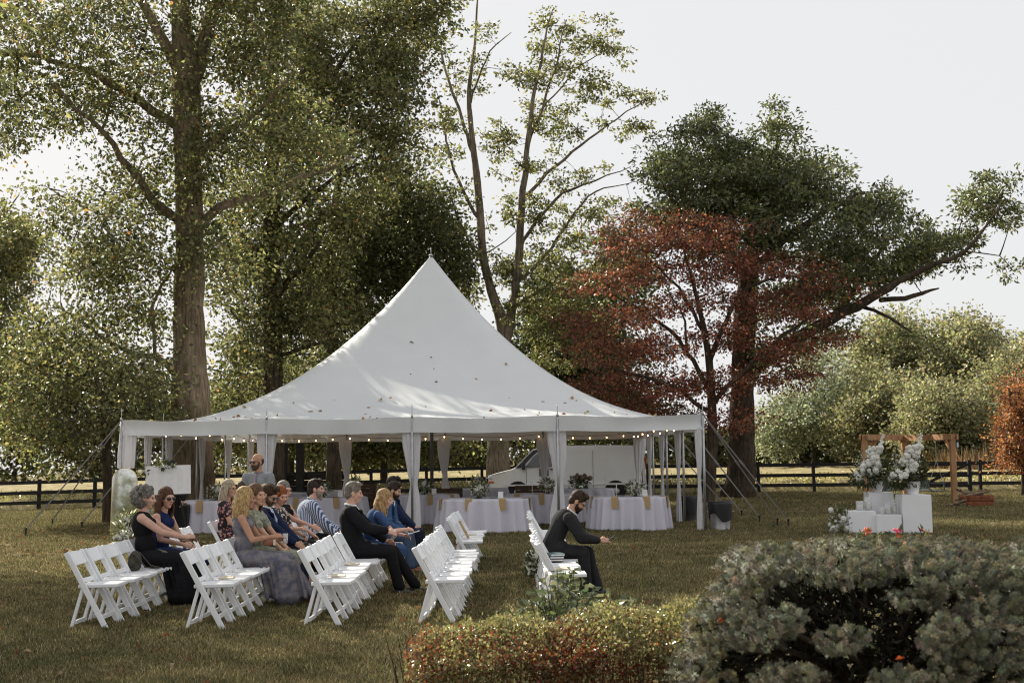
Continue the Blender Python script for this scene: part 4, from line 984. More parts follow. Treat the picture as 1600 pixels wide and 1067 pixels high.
# tall bunch on the far right table, wooden crates
c = empty('rose_bunch', (W(912, 760, 35.2).x, 35.2, .768), 'tall bunch of dusky roses in a glass on the far table before the van', 'flowers')
m = MB(); m.lathe([(.13, 0), (.14, .22)], 16); m.build('vase', M['greenglass'], c, True)
g = random.Random(8); M['dusk'] = mat('dusky_rose', (.20, .14, .10), .8, .3, 6)
dk = bpy.data.meshes.new_from_object(obj('bloom_tmp', blooms[0])); dk.materials.clear(); dk.materials.append(M['dusk']); bpy.data.objects.remove(bpy.data.objects['bloom_tmp'])
for i in range(16):
    o = obj('bloom', dk, c, (g.uniform(-.22, .22), g.uniform(-.1, .1), .33+g.uniform(-.05, .07))); s = g.uniform(.05, .07); o.scale = (s,)*3
greenery(c, (0, 0, .2), (.18, .12, .12), 80, .1, 3, DKGREEN, .3)
def crate(px, Y, zb, w, h, label):
    r = empty('wooden_crate', (W(px, 760, Y).x, Y, zb), label, 'crate', 'wooden crates under the tent')
    k = max(3, int(h/.12))
    for i in range(k):
        for (cx, cy, hx, hy) in ((0, -.2, w/2, .01), (0, .2, w/2, .01), (-w/2+.012, 0, .01, .185), (w/2-.012, 0, .01, .185)):
            m = MB(); m.box((cx, cy, (i+.5)*h/k), (hx, hy, h/k/2-.008)); m.build('slat', M['darkwood'], r)
    for sx in (-1, 1):
        for sy_ in (-1, 1):
            m = MB(); m.box((sx*(w/2-.045), sy_*.17, h/2), (.02, .02, h/2)); m.build('corner_post', M['darkwood'], r)
crate(566, 33.2, 0, .75, 1.02, 'tall slatted wooden crate standing behind the man in black'); crate(700, 33.6, 0, .8, .86, 'slatted wooden crate behind the middle drapes')
crate(830, 34.2, 0, .9, .9, 'low slatted wooden crate in front of the van wheel')

# ------------------------------------------------------------------ seating chart, mirror, bins, speaker
SY = 25.0
bx0, bx1 = W(231, 750, SY).x, W(300, 750, SY).x; zb0 = W(265, 772, SY).z; zb1 = W(265, 727, SY).z
ch = empty('seating_chart', ((bx0+bx1)/2, SY, 0), 'large white seating chart board with a sprig on top standing behind the two women', 'board')
ch.rotation_euler = (0, R(-1.5), R(4))
def chartmat():
    m, t, p = nodes('chart_print'); N = t.nodes; L = t.links
    tc = N.new('ShaderNodeTexCoord'); sp = N.new('ShaderNodeSeparateXYZ'); L.new(tc.outputs['Generated'], sp.inputs[0])
    def math_(op, a, b=None, c=None):
        n = N.new('ShaderNodeMath'); n.operation = op
        for i, v in enumerate((a, b, c)):
            if v is None: continue
            if isinstance(v, (int, float)): n.inputs[i].default_value = v
            else: L.new(v, n.inputs[i])
        return n.outputs[0]
    x, z = sp.outputs[0], sp.outputs[2]
    row = math_('LESS_THAN', math_('FRACT', math_('MULTIPLY', z, 26)), .42)
    col = math_('LESS_THAN', math_('FRACT', math_('MULTIPLY_ADD', x, 4.6, -.2)), .62)
    nz = N.new('ShaderNodeTexNoise'); nz.inputs['Scale'].default_value = 70; mp = N.new('ShaderNodeMapping'); mp.inputs['Scale'].default_value = (1, 1, .3)
    L.new(tc.outputs['Generated'], mp.inputs[0]); L.new(mp.outputs[0], nz.inputs[0])
    ink = math_('GREATER_THAN', nz.outputs[0], .50)
    rows = N.new('ShaderNodeTexNoise'); rows.inputs['Scale'].default_value = 7; L.new(tc.outputs['Generated'], rows.inputs[0])
    fill = math_('GREATER_THAN', rows.outputs[0], .42)
    body = math_('MULTIPLY', math_('LESS_THAN', z, .84), math_('GREATER_THAN', z, .10))
    inx = math_('MULTIPLY', math_('GREATER_THAN', x, .06), math_('LESS_THAN', x, .95))
    k = math_('MULTIPLY', math_('MULTIPLY', math_('MULTIPLY', row, col), math_('MULTIPLY', ink, fill)), math_('MULTIPLY', body, inx))
    hd = math_('MULTIPLY', math_('MULTIPLY', math_('LESS_THAN', z, .93), math_('GREATER_THAN', z, .885)), math_('MULTIPLY', math_('MULTIPLY', math_('GREATER_THAN', x, .3), math_('LESS_THAN', x, .7)), ink))
    k = math_('MAXIMUM', k, hd)
    mx = N.new('ShaderNodeMix'); mx.data_type = 'RGBA'; L.new(math_('MULTIPLY', k, .45), mx.inputs[0])
    mx.inputs[6].default_value = (.78, .78, .80, 1); mx.inputs[7].default_value = (.32, .32, .34, 1)
    L.new(mx.outputs[2], p.inputs['Base Color']); p.inputs['Roughness'].default_value = .45; return m
wb = (bx1-bx0)/2
m = MB(); m.box((0, 0, (zb0+zb1)/2), (wb, .008, (zb1-zb0)/2), None); m.build('board', chartmat(), ch)
for x, y0, y1 in ((-.32, .06, .02), (.32, .06, .02), (0, .62, .04)):
    m = MB(); m.bar((x*1.25, y0, 0), (x*.3, y1+.02, zb1-.04), .03, .022, (0, 1, 0)); m.build('easel_leg', M['black'], ch)
m = MB(); m.bar((-.34, -.005, zb0-.02), (.34, -.005, zb0-.02), .07, .025); m.build('easel_tray', M['black'], ch)
o = greenery(ch, (-.05, -.03, zb1+.0), (.15, .05, .05), 70, .10, 4, DKGREEN, .3, 'leaf', 'sprig'); o = greenery(ch, (-.45, -.02, zb1-.05), (.07, .05, .10), 30, .1, 5, DKGREEN, .3, 'leaf', 'sprig')
# arched mirror
mp = G(192, 842); my = mp.y
mir = empty('arched_mirror', (mp.x, my, 0), 'tall arched mirror leaning beside the tent corner, reflecting sky and branches', 'mirror')
m, t, p = nodes('mirror_glass'); p.inputs['Base Color'].default_value = (.88, .9, .9, 1); p.inputs['Metallic'].default_value = 1; p.inputs['Roughness'].default_value = .03; M['mirror'] = m
hw, hh = .26, 1.30
arc = [(-hw, .0), (hw, .0)]+[(hw*math.cos(a), hh+hw*math.sin(a)) for a in [i*math.pi/14 for i in range(15)]]
def slab(pts, y0, y1):
    q = MB(); n = len(pts); q.add([(x, y0, z) for x, z in pts]+[(x, y1, z) for x, z in pts], [tuple(range(n)), tuple(range(n, 2*n))[::-1]]+[(i, n+i, n+(i+1) % n, (i+1) % n) for i in range(n)]); return q
mir.rotation_euler = (R(-9), 0, R(14))
slab(arc, -.012, -.002).build('glass', M['mirror'], mir)
slab([(x*1.05, z*1.015-.01) for x, z in arc], .0, .03).build('frame', mat('brass', (.45, .33, .15), .4, .1, 10, metal=.9), mir)
m = MB(); m.bar((0, .03, 1.1), (0, .50, .09), .04, .02); m.build('prop', M['darkwood'], mir)
groundflowers(G(200, 846)+Vector((.0, -.12, 0)), (.30, .2, .48), 'white and green flowers heaped at the foot of the mirror', 33, 30)
# bins
def bin_(px, py, label, steel):
    p = G(px, py); r = empty('trash_can', p, label, 'trash can', 'trash cans by the tent')
    mm = MB(); prof = [(.20, 0), (.21, .02)]
    mm.lathe([(.205, 0), (.215, .03), (.21, .05), (.245, .55), (.255, .57), (.255, .60), (.235, .60)], 26)
    V = mm.v
    if steel:
        for i in range(len(V)):
            a = math.atan2(V[i][1], V[i][0]); 
    mm.build('can', M['steel'] if steel else M['blackplastic'], r, True)
    b = MB(); n = 30; rows = []
    for z, rr in ((.30, .262), (.45, .268), (.60, .275), (.66, .27), (.64, .22), (.5, .2)):
        for j in range(n):
            a = 2*math.pi*j/n; q = rr*(1+.03*math.sin(a*7+z*9)); b.v.append((q*math.cos(a), q*math.sin(a), z+(.10*math.sin(a*2+.6)+.03*math.sin(a*5) if z == .30 else 0)))
    for i in range(5):
        for j in range(n): b.f.append((i*n+j, i*n+(j+1) % n, (i+1)*n+(j+1) % n, (i+1)*n+j))
    b.build('liner', M['blackplastic'], r, True)
    for s in (-1, 1):
        h = MB(); h.tube([(s*.25, -.06, .42), (s*.30, -.04, .44), (s*.30, .04, .44), (s*.25, .06, .42)], .008, 6); h.build('handle', M['steel'], r)
bin_(1126, 829, 'galvanised trash can with a black liner outside the right tent corner', True)
bin_(1076, 815, 'black trash can in shadow inside the right tent corner', False)
# loudspeaker and cooler behind the chart
p = G(285, 836); sp_ = empty('loudspeaker', p, 'black loudspeaker box standing on the grass below the seating chart', 'loudspeaker')
m = MB(); m.box((0, 0, .35), (.16, .17, .35)); m.build('cabinet', M['blackplastic'], sp_, bevel=.02)
m = MB(); m.box((0, -.175, .35), (.14, .006, .32)); m.build('grille', mat('grille_cloth', (.01, .01, .01), .9, .3, 60, .3, 200), sp_)
m = MB(); m.box((0, 0, .715), (.08, .03, .015)); m.build('handle', M['blackplastic'], sp_)
# ------------------------------------------------------------------ folding chairs in five rows
def chair_proto():
    r = empty('folding_chair', (0, 0, 0), 'x', 'chair', 'white folding chairs in rows')
    T, B = Vector((-.215, 0, .785)), Vector((.215, 0, 0))
    d = (T-B).normalized()
    def at(z): return B.lerp(T, z/.785)
    yw = .205
    for s in (-1, 1):
        m = MB(); m.bar((B.x, s*yw, B.z+.0), (T.x, s*yw, T.z), .030, .055, (1, 0, .55)); m.build('back_rail', M['chair'], r, bevel=.007)
        a = at(.50); m = MB(); m.bar((a.x+.03, s*(yw-.033), .50), (-.165, s*(yw-.033), .0), .024, .034, (1, 0, .3)); m.build('rear_leg', M['chair'], r, bevel=.005)
    def cross(z0, z1, th, bow, name, yi=yw-.016):
        V = []; n = 9
        nrm = Vector((.88, 0, .47))
        for side in (0, 1):
            for z in (z0, z1):
                for i in range(n):
                    y = -yi+2*yi*i/(n-1); c = at(z); k = 1-(2*i/(n-1)-1)**2
                    top = .018*k if z == z1 and z1 > .7 else 0
                    p = Vector((c.x, y, c.z)) + nrm*(-bow*k + (th/2 if side else -th/2)) + d*top
                    V.append(p)
        F = []
        for i in range(n-1):
            F += [(i, i+1, n+i+1, n+i)[::-1], (2*n+i, 2*n+i+1, 3*n+i+1, 3*n+i), (n+i, n+i+1, 3*n+i+1, 3*n+i), (i, i+1, 2*n+i+1, 2*n+i)[::-1]]
        F += [(0, n, 3*n, 2*n), (n-1, 2*n-1, 4*n-1, 3*n-1)[::-1]]
        m = MB(); m.add(V, F); return m.build(name, M['chair'], r)
    cross(.655, .775, .022, .03, 'back_panel'); cross(.478, .520, .018, .012, 'back_slat')
    # padded seat, slightly dished, thick front edge
    m = MB(); nx_, ny_ = 7, 7; V = []; F = []
    for i in range(nx_):
        for j in range(ny_):
            u, v = i/(nx_-1), j/(ny_-1)
            V.append((-.10+.40*u, (-.172+.344*v), .458+.006*u-.010*math.sin(u*math.pi)*math.sin(v*math.pi)))
    k = len(V); V += [(x, y, z-.036) for x, y, z in V]
    for i in range(nx_-1):
        for j in range(ny_-1):
            a = i*ny_+j; F.append((a, a+ny_, a+ny_+1, a+1)); F.append((k+a, k+a+1, k+a+ny_+1, k+a+ny_))
    for j in range(ny_-1):
        F.append((j, j+1, k+j+1, k+j)); b = (nx_-1)*ny_+j; F.append((b+1, b, k+b, k+b+1))
    for i in range(nx_-1):
        a = i*ny_; F.append((a+ny_, a, k+a, k+a+ny_)); b = a+ny_-1; F.append((b, b+ny_, k+b+ny_, k+b))
    m.add(V, F); m.build('seat', M['chair'], r, bevel=.008)
    a = at(.13); m = MB(); m.box((a.x, 0, a.z), (.011, yw-.017, .020)); m.build('front_stretcher', M['chair'], r)
    m = MB(); m.box((-.165+.22*.10/.50, 0, .085), (.010, yw-.047, .018)); m.build('rear_stretcher', M['chair'], r)
    return r
proto = chair_proto()
ORD = ['first', 'second', 'third', 'fourth', 'fifth', 'sixth', 'seventh', 'eighth', 'ninth', 'tenth', 'eleventh']
ROWS = {'A': (-4.31, 12.55, 10, 'back row'), 'B': (-3.11, 12.45, 10, 'second row from the back'), 'C': (-1.98, 12.55, 10, 'middle row'), 'D': (-.78, 12.65, 9, 'fourth row'), 'E': (.455, 13.1, 9, 'front row')}
PITCH_C = .462
FAR0 = 18.3
SEAT = {}
g = random.Random(21); first = True
for rn, (x, y0, n, nm) in ROWS.items():
    spots = [(y0+PITCH_C*k, 'near', k) for k in range(n)] + [((17.45 if rn == 'B' else FAR0)+PITCH_C*k, 'far', k) for k in range(6)]
    for y, blk, k in spots:
        c = proto if first else copy_tree(proto); first = False
        px, py, rz = x+g.uniform(-.03, .03), y+g.uniform(-.008, .008), g.uniform(-.05, .05)
        c.location = (px, py, 0); c.rotation_euler = (0, 0, rz)
        c['label'] = 'white folding chair, %s from the camera in the %s, %s block' % (ORD[k], nm, 'near' if blk == 'near' else 'far')
        SEAT[(rn, blk, k)] = (px, py, rz)
# programs left on seats, bag and books
pm = MB(); pm.box((0, 0, .003), (.075, .11, .003)); pm.box((.004, .006, .0075), (.07, .10, .0012)); prog_me = pm.mesh('program', mat('program_paper', (.62, .54, .40), .8, .06, 20))
prog_w = pm.mesh('program', M['paper'])
for (rn, blk, k) in (('B', 'near', 1), ('C', 'near', 1), ('C', 'near', 4), ('D', 'near', 2), ('D', 'near', 4), ('D', 'near', 6), ('E', 'near', 1), ('D', 'far', 3)):
    px, py, rz = SEAT[(rn, blk, k)]
    o = obj('program', prog_me if k % 2 or rn == 'C' else prog_w, None, (px+.08, py, .452+.008)); o.rotation_euler.z = g.uniform(-.3, .3)
    tag(o, 'paper program on the %s chair of the %s, %s block' % (ORD[k], ROWS[rn][3], blk), 'program', 'programs left on the chairs')
px, py, rz = SEAT[('E', 'near', 3)]
for i, (c, lb) in enumerate((((.06, .035, .028), 'brown book at the bottom of the pile beside the suited man'), ((.025, .05, .09), 'dark blue book on the pile beside the suited man'), ((.10, .17, .18), 'teal book on top of the pile beside the suited man'))):
    bk = empty('book', (px+.06, py+.02, .470+.030*i), lb, 'book', 'books on the front row chair', .1*i)
    m = MB(); m.box((0, 0, .0035), (.085, .12, .0025)); m.box((0, 0, .0265), (.085, .12, .0025)); m.box((-.083, 0, .015), (.002, .12, .0095)); m.build('cover', mat('book_cover', c, .5, .1, 20), bk)
    m = MB(); m.box((.002, 0, .015), (.080, .115, .0088)); m.build('pages', M['paper'], bk)
px, py, rz = SEAT[('A', 'near', 3)]
bag = empty('handbag', (px-.02, py+.03, .452), 'dark patterned soft handbag on the chair beside the curly haired woman', 'handbag')
m = MB(); m.ball((0, 0, .10), (.065, .16, .13), 14, 10); m.v = [(v[0], v[1], max(0.006, v[2])) for v in m.v]; m.build('pouch', mat('bag_cloth', (.02, .02, .015), .8, .4, 14, .3, 20, c2=(.08, .075, .05)), bag, True)
m = MB(); m.tube([(.0, -.1, .2), (.06, -.12, .17), (.16, -.13, .05), (.27, -.1, .03), (.28, .05, .03), (.15, .1, .05), (.02, .1, .2)], .008, 6); m.build('strap', mat('bag_strap', (.05, .045, .035), .5, .2, 20), bag, True)
px, py, rz = SEAT[('D', 'far', 1)]
m = MB(); m.box((0, 0, .10), (.012, .11, .15), Matrix.Rotation(R(-28), 3, 'Y')); o = m.build('framed_sign', M['kraft']); o.location = (px+.02, py, .50)
tag(o, 'small tan framed card leaning on an empty chair in the fourth row, far block', 'sign')
# aisle flowers beside the front rows
for i, (x, y, s) in enumerate(((.30, 17.25, 1.0), (.42, 17.0, .8))):
    groundflowers((x, y, 0), (.11*s, .14*s, .26*s), 'white aisle flowers on the grass by the front row, %s clump' % ('larger' if i == 0 else 'smaller'), 60+i, 24)
# ------------------------------------------------------------------ people
def lathe_np(a, b, ra, rb, n=12):
    m = MB(); a = Vector(a); b = Vector(b); d = b-a; L = d.length
    if L < 1e-6: m.ball(a, ra, n, 8); return m
    z = d/L; x = z.cross(Vector((.31, .72, .2))); x.normalize(); y = z.cross(x)
    prof = [(ra*math.sin(t), -ra*math.cos(t)) for t in (.25, .6, 1.0, 1.3)] + [(ra, 0), ((ra+rb)/2, L/2), (rb, L)] + [(rb*math.cos(t), L+rb*math.sin(t)) for t in (.3, .6, 1.0, 1.35)]
    m.lathe([(max(r, 1e-4), h) for r, h in prof], n)
    m.v = [tuple(a+x*v[0]+y*v[1]+z*v[2]) for v in m.v]; return m
class Body:
    """collects tapered limbs and lumps, then fuses them into one skin"""
    def __init__(s): s.m = MB()
    def cap(s, a, b, ra, rb, n=12): q = lathe_np(a, b, ra, rb, n); s.m.add(q.v, q.f)
    def ell(s, c, r, rot=None): s.m.ball(c, r, 16, 12, rot)
    def fuse(s, name, matl, parent, voxel=.010, smooth=3, fac=.5):
        me = s.m.mesh(name); o = bpy.data.objects.new(name, me); COL.objects.link(o)
        rm = o.modifiers.new('r', 'REMESH'); rm.mode = 'VOXEL'; rm.voxel_size = voxel; rm.use_smooth_shade = True
        if smooth:
            sm = o.modifiers.new('s', 'SMOOTH'); sm.factor = fac; sm.iterations = smooth
        dg = bpy.context.evaluated_depsgraph_get(); ev = o.evaluated_get(dg)
        m2 = bpy.data.meshes.new_from_object(ev); m2.name = name; m2.materials.clear(); m2.materials.append(matl)
        m2.polygons.foreach_set('use_smooth', np.ones(len(m2.polygons), bool))
        bpy.data.objects.remove(o); bpy.data.meshes.remove(me)
        return obj(name, m2, parent)
def ik(s, w, l1, l2, pole):
    s, w = Vector(s), Vector(w); d = w-s; L = min(d.length, (l1+l2)*.995); dn = d.normalized()
    w = s+dn*L; a = (l1*l1-l2*l2+L*L)/(2*L); h = math.sqrt(max(0, l1*l1-a*a))
    p = Vector(pole); p = p-dn*p.dot(dn); p.normalize()
    return s+dn*a+p*h, w
SKIN = {}
def skinmat(c):
    if c not in SKIN: SKIN[c] = mat('skin', c, .68, .13, 14, .08, 70, .22)
    return SKIN[c]
def cloth(name, c, c2=None, scale=8., bump=.25, bs=14., var=.12): return mat(name, c, .88, var, scale, bump*1.9, bs, .15, c2=c2)
def stripes(name, c1, c2, freq=120.):
    m, t, p = nodes(name); N = t.nodes; L = t.links; tc = N.new('ShaderNodeTexCoord'); mp = N.new('ShaderNodeMapping'); mp.inputs['Rotation'].default_value = (0, 0, .6); L.new(tc.outputs['Object'], mp.inputs[0]); wv = N.new('ShaderNodeTexWave'); wv.bands_direction = 'X'
    wv.inputs['Scale'].default_value = freq/6.28; wv.inputs['Distortion'].default_value = .5; L.new(mp.outputs[0], wv.inputs[0])
    r = N.new('ShaderNodeValToRGB'); r.color_ramp.interpolation = 'CONSTANT'; r.color_ramp.elements[0].color = rgba(c1); r.color_ramp.elements[1].position = .6; r.color_ramp.elements[1].color = rgba(c2)
    L.new(wv.outputs[0], r.inputs[0]); L.new(r.outputs[0], p.inputs['Base Color']); p.inputs['Roughness'].default_value = .85; return m
def floral(name, base, f1, f2, scale=26.):
    m, t, p = nodes(name); N = t.nodes; L = t.links; tc = N.new('ShaderNodeTexCoord'); v = N.new('ShaderNodeTexVoronoi'); v.inputs['Scale'].default_value = scale
    L.new(tc.outputs['Object'], v.inputs[0])
    r = N.new('ShaderNodeValToRGB'); e = r.color_ramp.elements; r.color_ramp.interpolation = 'CONSTANT'
    e[0].color = rgba(f2); e[1].position = .22; e[1].color = rgba(f1); k = e.new(.46); k.color = rgba(base)
    nz = N.new('ShaderNodeTexNoise'); nz.inputs['Scale'].default_value = 9; L.new(tc.outputs['Object'], nz.inputs[0])
    ad = N.new('ShaderNodeMath'); ad.operation = 'MULTIPLY_ADD'; ad.inputs[1].default_value = .5; L.new(nz.outputs[0], ad.inputs[0]); L.new(v.outputs[0], ad.inputs[2])
    sb = N.new('ShaderNodeMath'); sb.operation = 'SUBTRACT'; sb.inputs[1].default_value = .2; L.new(ad.outputs[0], sb.inputs[0]); L.new(sb.outputs[0], r.inputs[0])
    L.new(r.outputs[0], p.inputs['Base Color']); p.inputs['Roughness'].default_value = .85; return m
def hairmat(c):
    m, t, p = nodes('hair'); N = t.nodes; L = t.links; tc = N.new('ShaderNodeTexCoord'); mp = N.new('ShaderNodeMapping'); mp.inputs['Scale'].default_value = (1, 1, .16)
    L.new(tc.outputs['Object'], mp.inputs[0]); n = N.new('ShaderNodeTexNoise'); n.inputs['Scale'].default_value = 90; n.inputs['Detail'].default_value = 4; n.inputs['Distortion'].default_value = .8; L.new(mp.outputs[0], n.inputs[0])
    mx = N.new('ShaderNodeMix'); mx.data_type = 'RGBA'; rr = N.new('ShaderNodeMapRange'); rr.inputs[1].default_value = .35; rr.inputs[2].default_value = .65; L.new(n.outputs[0], rr.inputs[0]); L.new(rr.outputs[0], mx.inputs[0])
    mx.inputs[6].default_value = rgba([x*.45 for x in c]); mx.inputs[7].default_value = rgba([min(1, x*1.35) for x in c]); L.new(mx.outputs[2], p.inputs['Base Color'])
    p.inputs['Roughness'].default_value = .6; p.inputs['Specular IOR Level'].default_value = .15
    b = N.new('ShaderNodeBump'); b.inputs['Strength'].default_value = .8; b.inputs['Distance'].default_value = .01; L.new(n.outputs[0], b.inputs['Height']); L.new(b.outputs[0], p.inputs['Normal']); return m
M['lensdark'] = mat('sunglass_lens', (.012, .010, .010), .12, .1, 10, spec=.7); M['eye'] = mat('eye', (.03, .022, .018), .2, .1, 10)
M['shirt'] = cloth('white_shirt', (.74, .75, .78), var=.03); M['shoeblack'] = mat('shoe_leather', (.012, .012, .012), .3, .1, 20, spec=.5); M['shoebrown'] = mat('tan_leather', (.20, .075, .035), .45, .2, 20)
M['phone'] = mat('phone_black', (.012, .012, .014), .15, .1, 10, spec=.6)
LIPS = mat('lips', (.36, .15, .12), .5, .08, 20)
def hand(b, w, d, n, s, curl, k=1.):
    """palm + five fingers. w wrist, d finger direction, n palm normal, s sideways towards the thumb"""
    w = Vector(w); d = Vector(d).normalized(); n = Vector(n); n = (n-d*n.dot(d)).normalized(); s_ = d.cross(n).normalized()*s
    m = Matrix((d, s_, n)).transposed()
    b.cap(w-d*.03, w+d*.02, .026*k, .026*k); b.ell(w+d*.048*k, (.055*k, .041*k, .018*k), m)
    tips = []
    for i, L in enumerate((.074, .083, .077, .060)):
        r = w + d*.088*k + s_*(.030-.020*i)*k
        a1 = curl*.55; a2 = curl*1.35
        p1 = r+(d*math.cos(a1)+n*math.sin(a1))*L*.48*k; p2 = p1+(d*math.cos(a2)+n*math.sin(a2))*L*.52*k
        b.cap(r-d*.02, p1, .0098*k, .0090*k, 8); b.cap(p1, p2, .0090*k, .0080*k, 8); tips.append(p2)
    r = w+d*.028*k+s_*.030*k; p1 = r+(d*.60+s_*.66+n*.25).normalized()*.040*k; p2 = p1+(d*.85+s_*.12+n*.45).normalized()*.036*k
    b.cap(r-s_*.012, p1, .0125*k, .0110*k, 8); b.cap(p1, p2, .0110*k, .0090*k, 8)
    return w+d*.085*k+n*.035*k
def person(loc, rz, label, sex='m', pose='sit', lean=0., head=(0., 0.), wr=None, wl=None, skin=(.50, .30, .22), hair=(.08, .05, .03), hstyle='short', top=None, bottom=None,
           topkind='jacket', legs='trousers', shoes=None, glasses=None, beard=None, size=1., curl=.7, girth=1., spread=.0, kneed=(.0, .0), handdir=None, tie=None, shirt=True, side=0., ankx=(.04, .04)):
    P = empty('person', loc, label, 'person', None, rz); k = size; f = sex == 'f'
    g = random.Random(int(abs(loc[0]*1000+loc[1]*77)))
    sm = skinmat(skin); V3 = Vector
    u = V3((math.sin(lean), side, math.cos(lean))).normalized(); fw = V3((u.z, 0, -u.x)).normalized(); lf = V3((0, 1, 0))
    if pose == 'sit': pel = V3((0, 0, .565))
    else: pel = V3((0, 0, .93*k))
    waist = pel+u*.17*k; chest = pel+u*.35*k; nb = pel+u*.515*k
    sw = (.165 if f else .195)*k
    # the upper back rounds forward when leaning
    nb = nb+fw*(.02+max(0, lean)*.10)
    sh = {s: nb-u*.055*k+lf*s*sw for s in (-1, 1)}
    hyaw, hp = head; Rh = Matrix.Rotation(hyaw, 3, 'Z') @ Matrix.Rotation(hp, 3, 'Y')
    hc = nb + (u*.55+V3((0, 0, .45))).normalized()*.155*k + fw*.03 + Rh @ V3((.012, 0, .012))
    def H(x, y, z): return hc + Rh @ (V3((x, y, z))*k)
    hip = {s: pel+lf*s*.095*k for s in (-1, 1)}
    if pose == 'sit':
        knee = {s: V3((.44*k+kneed[0 if s < 0 else 1], s*(.105+spread)*k, .525)) for s in (-1, 1)}
        ank = {s: V3((knee[s].x+ankx[0 if s < 0 else 1], s*(.105+spread)*k, .085)) for s in (-1, 1)}
    else:
        knee = {s: V3((.02, s*.10*k, .50*k)) for s in (-1, 1)}; ank = {s: V3((-.01, s*.11*k, .085)) for s in (-1, 1)}
    wr = {-1: V3(wr) if wr else None, 1: V3(wl) if wl else None}
    for s in (-1, 1):
        if wr[s] is None: wr[s] = (knee[s]+V3((-.10, 0, .10))) if pose == 'sit' else sh[s]+V3((.05, s*.06, -.54*k))
    el = {}
    for s in (-1, 1): el[s], wr[s] = ik(sh[s], wr[s], .285*k, .255*k, V3((-.55, s*.75, -.6)))
    ag = girth
    # ---- skin: one continuous body
    b = Body()
    b.ell(H(-.012, 0, .035), V3((.097, .076, .100))*k, Rh); b.ell(H(.028, 0, -.030), V3((.066, .058, .085))*k, Rh)
    b.cap(H(.045, 0, -.092), H(.062, 0, -.094), .030*k, .024*k); b.cap(H(.088, 0, .012), H(.110, 0, -.026), .010*k, .0145*k); b.cap(H(.100, -.012, -.032), H(.100, .012, -.032), .010*k, .010*k)
    b.cap(H(.080, -.036, .026), H(.080, .036, .026), .015*k, .015*k); b.cap(H(.064, -.040, -.022), H(.066, .040, -.022), .026*k, .026*k)
    b.ell(H(.086, 0, -.060), V3((.012, .026, .012))*k, Rh)
    for s in (-1, 1): b.ell(H(-.006, s*.077, -.008), V3((.022, .010, .034))*k, Rh)
    b.cap(nb-u*.03, hc+Rh @ V3((-.02, 0, -.06))*k, (.050 if f else .060)*k, (.048 if f else .056)*k)
    b.cap(chest-fw*.0, nb-u*.05, .085*k, .06*k)
    b.ell(chest+u*.03, V3((.085 if f else .10, .13, .16))*k*V3((1, 1, 1)).x, Matrix((fw, lf, u)).transposed())
    b.ell(waist, V3((.085, .12, .16))*k, Matrix((fw, lf, u)).transposed()); b.ell(pel, V3((.10, .15, .11))*k)
    ur = (.042 if f else .048)*k*ag
    hg = {}
    for s in (-1, 1):
        b.cap(nb-u*.045, sh[s]-lf*s*.01, .05*k, ur*1.12); b.cap(sh[s], el[s], ur*1.1, ur*.84); b.cap(el[s], wr[s], ur*.86, ur*.60)
        fd = (wr[s]-el[s]).normalized(); hd = fd*.8+V3((.35, -s*.2, -.1)) if handdir is None else V3(handdir)+fd*.3
        nrm = V3((.1, -s*.75, -.65)) if pose == 'sit' else V3((0, -s, 0))
        hg[s] = hand(b, wr[s]+fd*.012, hd, nrm, 1 if s < 0 else -1, curl, k*(.9 if f else 1.))
        b.cap(hip[s], knee[s], .075*k, .05*k); b.cap(knee[s], knee[s].lerp(ank[s], .35)+V3((-.015, 0, 0)), .050*k, .050*k); b.cap(knee[s].lerp(ank[s], .35)+V3((-.015, 0, 0)), ank[s], .050*k, .031*k)
        b.cap(ank[s]+V3((-.02, 0, -.04)), ank[s]+V3((.15, s*.015, -.052)), .030, .024)
    b.fuse('body', sm, P, .0068, 3)
    # eyes and lips
    if glasses != 'sun':
        for s in (-1, 1):
            q = MB(); q.ball(H(.081, s*.031, .004), (.010*k, .013*k, .007*k), 8, 6, Rh); q.build('eye', M['eye'], P, True)
    if f:
        q = MB(); q.ball(H(.092, 0, -.060), (.011*k, .021*k, .008*k), 8, 6, Rh); q.build('lips', LIPS, P, True)
    if glasses:
        q = MB()
        for s in (-1, 1):
            c = H(.101, s*.034, .002)
            if glasses == 'sun': q.ball(c, (.009*k, .031*k, .022*k), 12, 8, Rh)
            else:
                q.tube([c+Rh @ V3((0, .026*math.cos(a), .018*math.sin(a)))*k for a in [i*math.pi/6 for i in range(13)]], .0022, 5)
            q.bar(H(.098, s*.062, .006), H(-.01, s*.082, .008), .005, .006)
        q.bar(H(.106, -.012, .005), H(.106, .012, .005), .004, .005); q.build('sunglasses' if glasses == 'sun' else 'glasses', M['lensdark'], P, glasses == 'sun')
    # ---- hair
    hm = hairmat(hair); h = Body()
    if hstyle in ('short', 'balding', 'crop'):
        if hstyle == 'short':
            h.ell(H(-.018, 0, .052), V3((.103, .084, .099))*k, Rh); h.cap(H(.055, -.035, .112), H(.045, .045, .118), .034*k, .034*k); h.ell(H(-.055, 0, -.005), V3((.060, .072, .08))*k, Rh)
            for s in (-1, 1): h.cap(H(.022, s*.072, .045), H(.012, s*.075, .010), .016*k, .010*k)
            for i in range(26): h.cap(H(.02+.07*g.random(), g.uniform(-.06, .06), .10+.02*g.random()), H(-.03+.06*g.random(), g.uniform(-.07, .07), .132+.01*g.random()), .014*k, .006*k, 6)
        elif hstyle == 'crop':
            h.ell(H(-.016, 0, .046), V3((.100, .080, .097))*k, Rh); h.ell(H(-.052, 0, .0), V3((.058, .070, .08))*k, Rh)
        else:
            h.ell(H(-.038, 0, .015), V3((.082, .081, .075))*k, Rh)
        h.fuse('hair', hm, P, .0075, 2)
    else:
